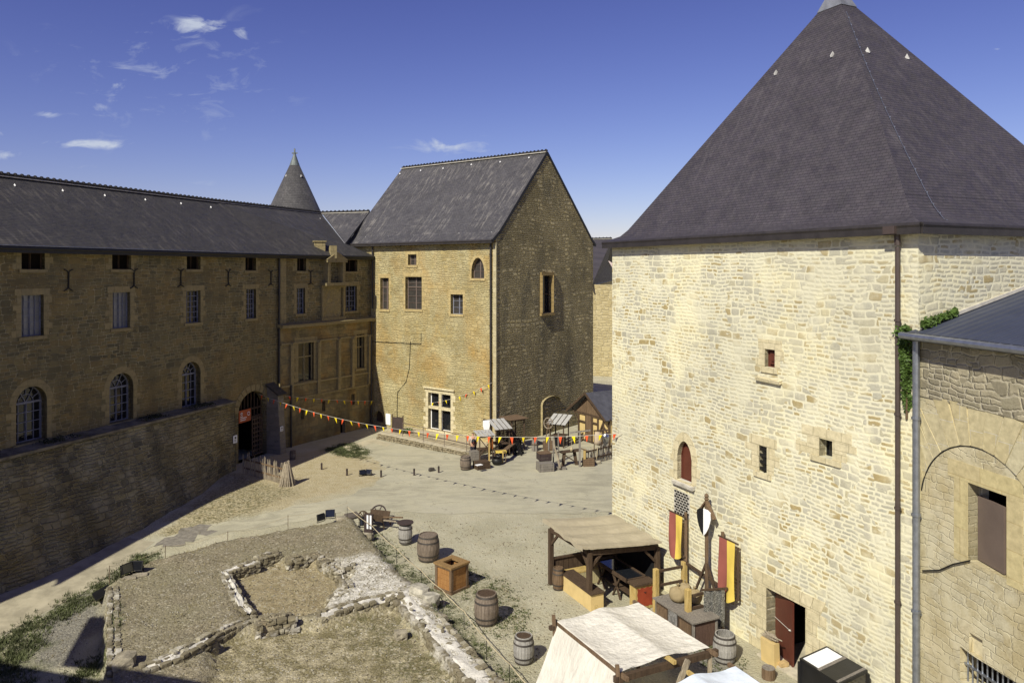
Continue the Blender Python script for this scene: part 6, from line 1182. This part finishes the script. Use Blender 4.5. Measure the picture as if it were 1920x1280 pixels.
tr = thing('work_bench', 'dark slab topped trestle bench in front of the upright post', 'bench', tuple(gp(1068,876))); p0 = gp(1052,874); p1 = gp(1084,871); b = MB(); b.beam(p0+V(-.05,0,.86), p1+V(.1,0,.92), .42, .08); b.build('top', DWOOD, tr)
for q, s in ((p0+V(.2,0,0),-.1),(p1-V(.25,0,0),.15)): b = MB(); b.beam(q+V(s,-.05,0), q+V(0,0,.86), .20, .12); b.build('leg', DWOOD, tr)
b = MB(); b.beam(p0+V(.2,0,.7), p1+V(-.15,-.1,.2), .06, .06); b.build('brace', DWOOD, tr)
pr = thing('pole_rack', 'rack of upright poles on a base board right of the crate stack', 'rack', tuple(gp(1045,875)))
for x, y, h in ((1029,872,1.9),(1037.5,872,1.8),(1047,866,1.9)): b = MB(); p = gp(x,y); b.tube([p, p+V(0,0,h)], .045, 7); b.build('pole', GWOOD, pr)
b = MB(); p = gp(1037,880); b.box(p+V(.35,0,.08), (.85,.28,.14), .1); b.build('base_board', GWOOD, pr); b = MB(); b.beam(gp(1030,872)+V(0,0,.75), gp(1053,868)+V(0,0,.7), .05, .05); b.build('cross_bar', DWOOD, pr)
lp = thing('leaning_plank', 'long pale bent plank leaning on the pole rack', 'plank', tuple(gp(1049,877))); b = MB(); p = gp(1050,877,.15); b.tube([p, p+V(-.12,.1,.6), p+V(-.32,.15,1.2), p+V(-.36,.2,1.75)], [.08,.07,.06,.045], 7); b.build('plank', LWOOD, lp)
sg = thing('gallows_post', 'upright grey post with long horizontal arm beside the stick fence', 'post', tuple(gp(1087,876))); p = gp(1087,875); b = MB(); b.beam(p, p+V(0,0,2.2), .12, .12); b.build('post', GWOOD, sg); b = MB(); b.beam(p+V(-.6,.1,2.05), p+V(.65,-.1,2.25), .09, .08); b.build('arm', GWOOD, sg); b = MB(); b.beam(p+V(0,0,1.5), p+V(.45,0,2.15), .06, .06); b.beam(p+V(0,0,1.15), p+V(.5,.1,.95), .06, .06); b.build('brace', BWOOD, sg)
b = MB(); b.tube([p+V(-.5,.08,2.02), p+V(-.5,.08,1.2)], .012, 5); b.lathe(p+V(-.5,.08,.95), [(.05,0),(.09,.1),(.04,.26)], 8); b.build('hanging_weight', ROPE, sg)
f2 = thing('stick_fence', 'fence of grey upright sticks with dark rails running to the tower edge', 'fence', tuple(gp(1120,868))); f0, f1 = gp(1096,874), gp(1156,858); rs = random.Random(31)
for k in range(34): p = f0.lerp(f1, k/33); b = MB(); b.tube([p, p+V(rs.uniform(-.08,.08),0,rs.uniform(.8,1.1))], rs.uniform(.02,.035), 5); b.build('stake', GWOOD if k % 3 else LWOOD, f2)
for z in (.38,.86): b = MB(); b.beam(f0+V(0,-.05,z), f1+V(0,-.05,z), .05, .09); b.build('rail', DWOOD, f2)
b = MB(); b.beam(f0, f0+V(0,0,1.05), .14, .14); b.build('end_post', YWOOD, f2)
b = MB()
for s in (0,.12): b.tube([f0.lerp(f1,.38)+V(-.25+.5*math.sin(t*math.pi/10)*.0+.28*math.cos(math.pi+t*math.pi/10)*-1*.5+s, -.12, 1.0-(.75+s)*math.sin(t*math.pi/10)) for t in range(11)], .022, 6)
tag(b.build('coiled_rope', ROPE), 'pale rope looped over the stick fence', 'rope')
am = thing('armour_stand', 'stand carrying polished steel breastplate armour and a pale padded coat behind the stick fence', 'armour', tuple(gp(1130,858))); p = gp(1129,858); b = MB(); b.beam(p, p+V(0,0,1.75), .08, .08); b.beam(p+V(-.55,0,1.72), p+V(.45,0,1.78), .08, .08); b.beam(p+V(-.5,0,0), p+V(-.5,0,1.7), .05, .05); b.build('frame', DWOOD, am)
b = MB(); b.lathe(p+V(.22,0,.75), [(.16,0),(.20,.1),(.17,.22),(.22,.45),(.24,.62),(.15,.78),(.08,.82)], 16, sy=.7); b.build('breastplate', STEEL, am, smooth=True)
b = MB(); b.lathe(p+V(-.28,0,.85), [(.26,0),(.22,.25),(.24,.55),(.18,.78),(.06,.82)], 14, sy=.6); b.build('padded_coat', cloth('pale_padding', (.50,.40,.28), .05), am, smooth=True)
# ------------------------------------------------------------------ bunting
def bunting(label, a, c_, n, sag_, size=.30, start=0, rot=.0):
    o = thing('bunting', label, 'bunting', tuple(a), 'strings of red and yellow pennants'); N_ = 60; pts = [a.lerp(c_, k/N_)-V(0,0,sag_*4*(k/N_)*(1-k/N_)) for k in range(N_+1)]; b = MB(); b.tube(pts, .010, 5); b.build('cord', LEADL, o); rs = random.Random(n)
    for k in range(n):
        t = (k+.5)/n*N_; i = min(int(t), N_-1); p = pts[i].lerp(pts[i+1], t-i); d = (pts[i+1]-pts[i]).normalized(); s = size*rs.uniform(.9,1.1); sw = V(rs.uniform(-.10,.10), rs.uniform(-.12,.12), 0)
        b = MB(); q = [p-d*s*.36, p+d*s*.36, p+V(0,0,-s*1.15)+sw]; nn_ = (q[1]-q[0]).cross(q[2]-q[0]).normalized(); b.slab([x+nn_*.003 for x in q], .006, nn_); b.build('pennant', PYEL if (k+start) % 2 else PRED, o)
ga = L.P(*L.hit(478,738), .3); r = (1170-CX)/F; te = T.hit(1168,812); bunting('long string of pennants sagging from the gateway across the courtyard to the tower', ga, T.P(te[0], te[1], .05), 39, 1.05, .26)
gb = BY.P(*BY.hit(528,741), .35); gc_ = BY.P(*BY.hit(706,750), .5); bunting('string of pennants along the foot of the bay beside the gateway', gb, gc_, 13, .12, .26)
gd = C.P(.2, gc_.z, .3); ge = C.P(CW-.1, C.hit(925,716)[1], .3); bunting('string of pennants crossing the gabled house front above the mullioned window', gc_, ge, 17, .75, .25, 1)
# ------------------------------------------------------------------ person with backpack
pe = thing('person', 'person in pale shirt and dark trousers with a black and red backpack by the handrail', 'person', (0,0,0))
def skinned(name, J, E, mat, par, lev=2):
    me = bpy.data.meshes.new(name); me.from_pydata([j[:3] for j in J], E, []); o = bpy.data.objects.new(name, me); S.collection.objects.link(o); me.materials.append(mat); o.parent = par
    sk_ = o.modifiers.new('skin', 'SKIN'); sk_.use_smooth_shade = True
    for i, j in enumerate(J): me.skin_vertices[0].data[i].radius = (j[3], j[3]*(j[4] if len(j) > 4 else 1)); me.skin_vertices[0].data[i].use_root = (i == 0)
    ss = o.modifiers.new('sub', 'SUBSURF'); ss.levels = lev-1; ss.render_levels = lev-1; return o
SKIN = plain('skin', (.50,.28,.18), .6, .3, 0, .05); SHIRT = cloth('pale_pink_shirt', (.52,.44,.40), .01); TROU = cloth('dark_trousers', (.035,.035,.05), .01); HAIR = plain('dark_hair', (.035,.022,.015), .7)
skinned('body', [(0,0,.95,.13),(0,0,1.2,.14),(0,0,1.42,.12),(0,0,1.52,.055),(0,.01,1.60,.075),(0,0,1.70,.085),(.18,0,1.42,.05),(.24,.03,1.15,.04),(.22,.14,.93,.032),(.22,.19,.86,.03),(-.18,0,1.42,.05),(-.25,.03,1.15,.04),(-.22,.14,.95,.032),(-.22,.19,.88,.03),(.09,0,.9,.085),(.10,.03,.48,.06),(.11,0,.08,.04),(.11,.12,.03,.035),(-.09,0,.9,.085),(-.10,-.03,.48,.06),(-.11,-.06,.08,.04),(-.11,.06,.03,.035)],
    [(0,1),(1,2),(2,3),(3,4),(4,5),(2,6),(6,7),(7,8),(8,9),(2,10),(10,11),(11,12),(12,13),(0,14),(14,15),(15,16),(16,17),(0,18),(18,19),(19,20),(20,21)], SKIN, pe)
skinned('shirt', [(0,0,.96,.165,.8),(0,0,1.2,.17,.8),(0,0,1.42,.145,.8),(0,0,1.49,.07),(.19,0,1.42,.07),(.245,.03,1.18,.058),(-.19,0,1.42,.07),(-.25,.03,1.18,.058)], [(0,1),(1,2),(2,3),(2,4),(4,5),(2,6),(6,7)], SHIRT, pe)
skinned('trousers', [(0,0,.96,.15,.8),(.09,0,.85,.105),(.10,.03,.48,.078),(.11,0,.12,.062),(-.09,0,.85,.105),(-.10,-.03,.48,.078),(-.11,-.06,.12,.062)], [(0,1),(1,2),(2,3),(0,4),(4,5),(5,6)], TROU, pe)
skinned('hair', [(0,-.02,1.72,.095),(0,-.03,1.66,.085)], [(0,1)], HAIR, pe); skinned('backpack', [(0,-.22,1.05,.13,1.2),(0,-.23,1.2,.15,1.2),(0,-.22,1.4,.12,1.2)], [(0,1),(1,2)], BLACK, pe)
skinned('backpack_panel', [(0,-.31,1.1,.08),(0,-.32,1.25,.085)], [(0,1)], plain('red_fabric', (.30,.05,.05), .8), pe)
pe.location = gp(887,862); pe.rotation_euler = (0,0,.15)
# ------------------------------------------------------------------ ruined walls
def ruin(label, px, zt, wdt, hgt, lime=True, seed=1, big=1.0, zpx=None):
    rs = random.Random(seed); P = [gp(x, y, zpx or zt) for x, y in px]; o = thing('ruined_wall', label, 'wall', (P[0].x, P[0].y, 0), 'low ruined walls of the excavation'); b = MB(); core = MB()
    for a, c_ in zip(P, P[1:]):
        a = V(a.x,a.y,0); c_ = V(c_.x,c_.y,0); d = (c_-a).normalized(); n = V(-d.y,d.x,0); Ln = (c_-a).length; rz = math.atan2(d.y,d.x)
        core.grid(lambda s, t: a+d*(Ln*(s*1.04-.02))+n*(wdt*(t-.5)*(.96))*(1+.16*mnoise.noise((s*Ln*1.6,t*3,seed)))+V(0,0,(zt-.03+.10*mnoise.fractal((s*Ln*1.5+a.x,t*3,seed),.9,2,4)) if 0 < t < 1 else zt-hgt), max(6,int(Ln*7)), 8)
        z = zt-hgt; 
        while z < zt-.02:
            hh_ = rs.uniform(.11,.18)*big
            for sd in (-1,1):
                s = 0
                while s < Ln:
                    l = rs.uniform(.16,.40)*big
                    if rs.random() < .93: b.rock(a+d*(s+l/2)+n*(sd*wdt*.47+rs.uniform(-.03,.03))+V(0,0,z+hh_/2+rs.uniform(-.015,.015)), (l*.97, rs.uniform(.18,.28)*big, hh_*1.02), rz+rs.uniform(-.08,.08), .13)
                    s += l
            z += hh_
        for k in range(int(Ln*wdt*(4 if lime else 14))): b.rock(a+d*rs.uniform(0,Ln)+n*rs.uniform(-.5,.5)*wdt+V(0,0,zt+rs.uniform(-.04,.05)), (rs.uniform(.10,.28),rs.uniform(.08,.2),rs.uniform(.05,.11)), rs.random()*3, .18, rs.uniform(-.2,.2))
        for e in (a, c_):
            for k in range(int(wdt/.2)+1):
                for zz in (zt-.12, zt-.28, zt-.44):
                    if zz > zt-hgt: b.rock(e+n*(wdt*(-.45+.9*k/max(1,int(wdt/.2))))+V(0,0,zz), (.22,.24,.15), rs.random(), .16)
    b.build('rubble_stones', RSTONE, o); core.build('mortar_core', LIME if lime else RUIN, o, smooth=True); return o
m = Mt('ruin_stones', .95, .1); oc = m.uv('Object'); gn = m.N('ShaderNodeNewGeometry'); n1 = m.noise(oc, 1.3, 5, .6); n2 = m.noise(oc, 9, 6, .7); 
c = m.ramp(gn.outputs['Random Per Island'], [(0,(.15,.13,.085)),(.3,(.25,.22,.145)),(.6,(.20,.175,.12)),(.85,(.33,.30,.21)),(1,(.45,.42,.33))]); c = m.mix(.6, c, m.ramp(n2, [(.3,(.5,.48,.45)),(.7,(1.15,1.12,1.1))]), 'MULTIPLY'); c = m.mix(m.rng(n1, .52, .66, 0, .7), c, (.56,.53,.46)); m.bump(n2, .03); RSTONE = m.col(c)
ruin('low ruined wall at the back left of the pit', [(424,1068),(478,1052)], 0.41, .42, 0.42, seed=2, big=.72); ruin('broken wall stub behind the back left of the pit', [(480,1046),(524,1036)], 0.41, .36, 0.43, False, 3, .7)
ruin('short rubble wall at the back of the pit', [(540,1047),(597,1038)], 0.42, .34, 0.43, False, 4, .72); ruin('rubble wall at the back right of the pit', [(606,1048),(632,1063),(664,1061)], 0.40, .36, 0.41, False, 5, .72)
ruin('crumbling white edged wall on the left side of the pit', [(420,1070),(437,1102),(455,1134),(468,1148)], 0.39, .3, 0.37, True, 6, .65); ruin('stone course along the front left of the pit', [(392,1194),(440,1172),(478,1160)], 0.37, .28, 0.37, False, 7, .75)
ruin('mossy stone wall stub at the front of the pit', [(484,1162),(546,1153)], 0.51, .42, 0.57, False, 8, .95); ruin('thick rubble wall at the front right of the pit', [(600,1150),(660,1132),(745,1112)], 0.45, .45, 0.47, True, 9, .85)
ruin('white capped long wall running to the bottom edge', [(752,1108),(800,1156),(850,1212),(900,1268),(950,1330)], 0.41, .85, 0.37, True, 10, .8); ruin('rough white topped wall at the lower left of the ruins', [(265,1252),(330,1230),(392,1198)], 0.45, .45, 0.52, True, 12, .95)
ruin('low stone edge on the far left side of the ruins', [(212,1100),(213,1165),(214,1250)], 0.36, .22, 0.42, True, 13, .7); ruin('pale rubble heap on the edge of the white slab', [(640,1080),(655,1100),(622,1118)], 0.39, .25, 0.32, True, 14, .7)
for (x, y, z, sz, lab) in ((788,1108,.46,(.75,.5,.42),'large pale boulder on the ruins beside the rope barrier'),(808,1124,.36,(.5,.6,.45),'grey boulder below the large pale boulder'),(826,1160,.26,(.5,.35,.3),'dark grey boulder between the long wall and the rope barrier'),(234,1238,.48,(.62,.55,.4),'squared brown stone block at the lower left corner of the ruins'),(752,1190,.12,(.45,.4,.3),'stone lump fallen inside the foreground pit')):
    b = MB(); b.rock(gp(x,y,z), sz, random.random()*3, .15); o = tag(b.build('boulder', plain('pale_boulder_stone', (.43,.40,.32), .95, .1, 0, .4, 4, .03) if 'large pale' in lab else ROCK), lab, 'boulder'); 
fp = MB(); q = [gpg(172,1124), gpg(203,1106), gpg(204,1120), gpg(180,1138)]; fp.slab([p+V(0,0,.25) for p in q], .05); tag(fp.build('dark_plate', BLACK), 'dark flat plate lying left of the ruins edge', 'plate')
# ------------------------------------------------------------------ ground cover
def scatter(polys, n, fn, rs_):
    xs_ = [p[0] for P in polys for p in P]; ys_ = [p[1] for P in polys for p in P]; c_ = 0; k = 0
    while c_ < n and k < n*30:
        k += 1; x = rs_.uniform(min(xs_), max(xs_)); y = rs_.uniform(max(14, min(ys_)), max(ys_))
        if any(sd_poly(x, y, P) > rs_.uniform(-.5, .3) for P in polys) and nz2(x, y, 1.4, 4) > rs_.uniform(-.5, .35): fn(x, y); c_ += 1
rs = random.Random(77)
def tuft(b, s0, s1, blades):
    def f(x, y):
        z = ground_h(x, y); s = rs.uniform(s0, s1)
        for k in range(blades):
            a = rs.uniform(0, 6.28); l = s*rs.uniform(.6,1.2); p = V(x+rs.gauss(0,s*.35), y+rs.gauss(0,s*.35), z-.01); d = V(math.cos(a), math.sin(a), 0); w = V(-d.y, d.x, 0)*s*.10
            b.add([p-w, p+w, p+d*l*.6+V(0,0,l*.9)], [(0,1,2)])
    return f
b = MB(); scatter(GRN, 1500, tuft(b, .06, .13, 6), rs); scatter(GRN[:1], 1500, tuft(b, .07, .14, 6), rs); scatter(GRN[1:4], 1500, tuft(b, .09, .2, 7), rs); g_ = tag(b.build('green_grass', LEAFD, kind='stuff'), 'green grass and weeds along the path and ruins', 'grass')
b = MB(); scatter([PLAT]+TUF+[LOW], 4200, tuft(b, .04, .10, 5), rs); tag(b.build('dry_grass', DRY, kind='stuff'), 'dry yellow brown grass tufts over the ruins', 'grass')
b = MB()
def peb_(x, y): z = ground_h(x, y); s = rs.uniform(.02,.055); b.rock(V(x,y,z+s*.2), (s,s*rs.uniform(.6,1),s*.7), rs.random()*3, .2)
scatter([PLAT, LIMEZ[0], LIMEZ[1], LOW]+GRY[:1], 4200, peb_, rs); scatter([pw([(700,975),(1020,985),(1140,1100),(1000,1290),(930,1250),(800,1080)])], 1500, peb_, rs); tag(b.build('gravel', RSTONE, kind='stuff'), 'loose gravel scattered on the ruins', 'gravel')
b = MB()
def weed(x, y): 
    for k in range(10): leaf(b, V(x+rs.gauss(0,.06), y+rs.gauss(0,.06), ground_h(x,y)+abs(rs.gauss(0,.035))), rs.uniform(.03,.06), rs)
scatter([TUF[1], GRN[4], pw([(1190,1100),(1230,1120),(1215,1150)]), pw([(1320,1180),(1400,1250),(1360,1290),(1300,1230)])], 620, weed, rs); tag(b.build('weeds', LEAFD, kind='stuff'), 'low green weeds in the gravel beside the barrels and tower', 'weeds')
b = MB()
for k in range(420):
    u = rs.uniform(2, UE); 
    if mnoise.noise((u*.55, 3, 1)) < .02: continue
    p = L.P(u, 4.22, rs.uniform(.1,.85))
    for q in range(6): leaf(b, p+V(rs.gauss(0,.08), rs.gauss(0,.08), abs(rs.gauss(0,.07))), rs.uniform(.05,.1), rs)
tag(b.build('ledge_weeds', plain('dark_weed', (.035,.04,.02), .8, .1, 0, .5, 1, 0), kind='stuff'), 'dark weeds growing along the ledge under the arched windows', 'weeds')
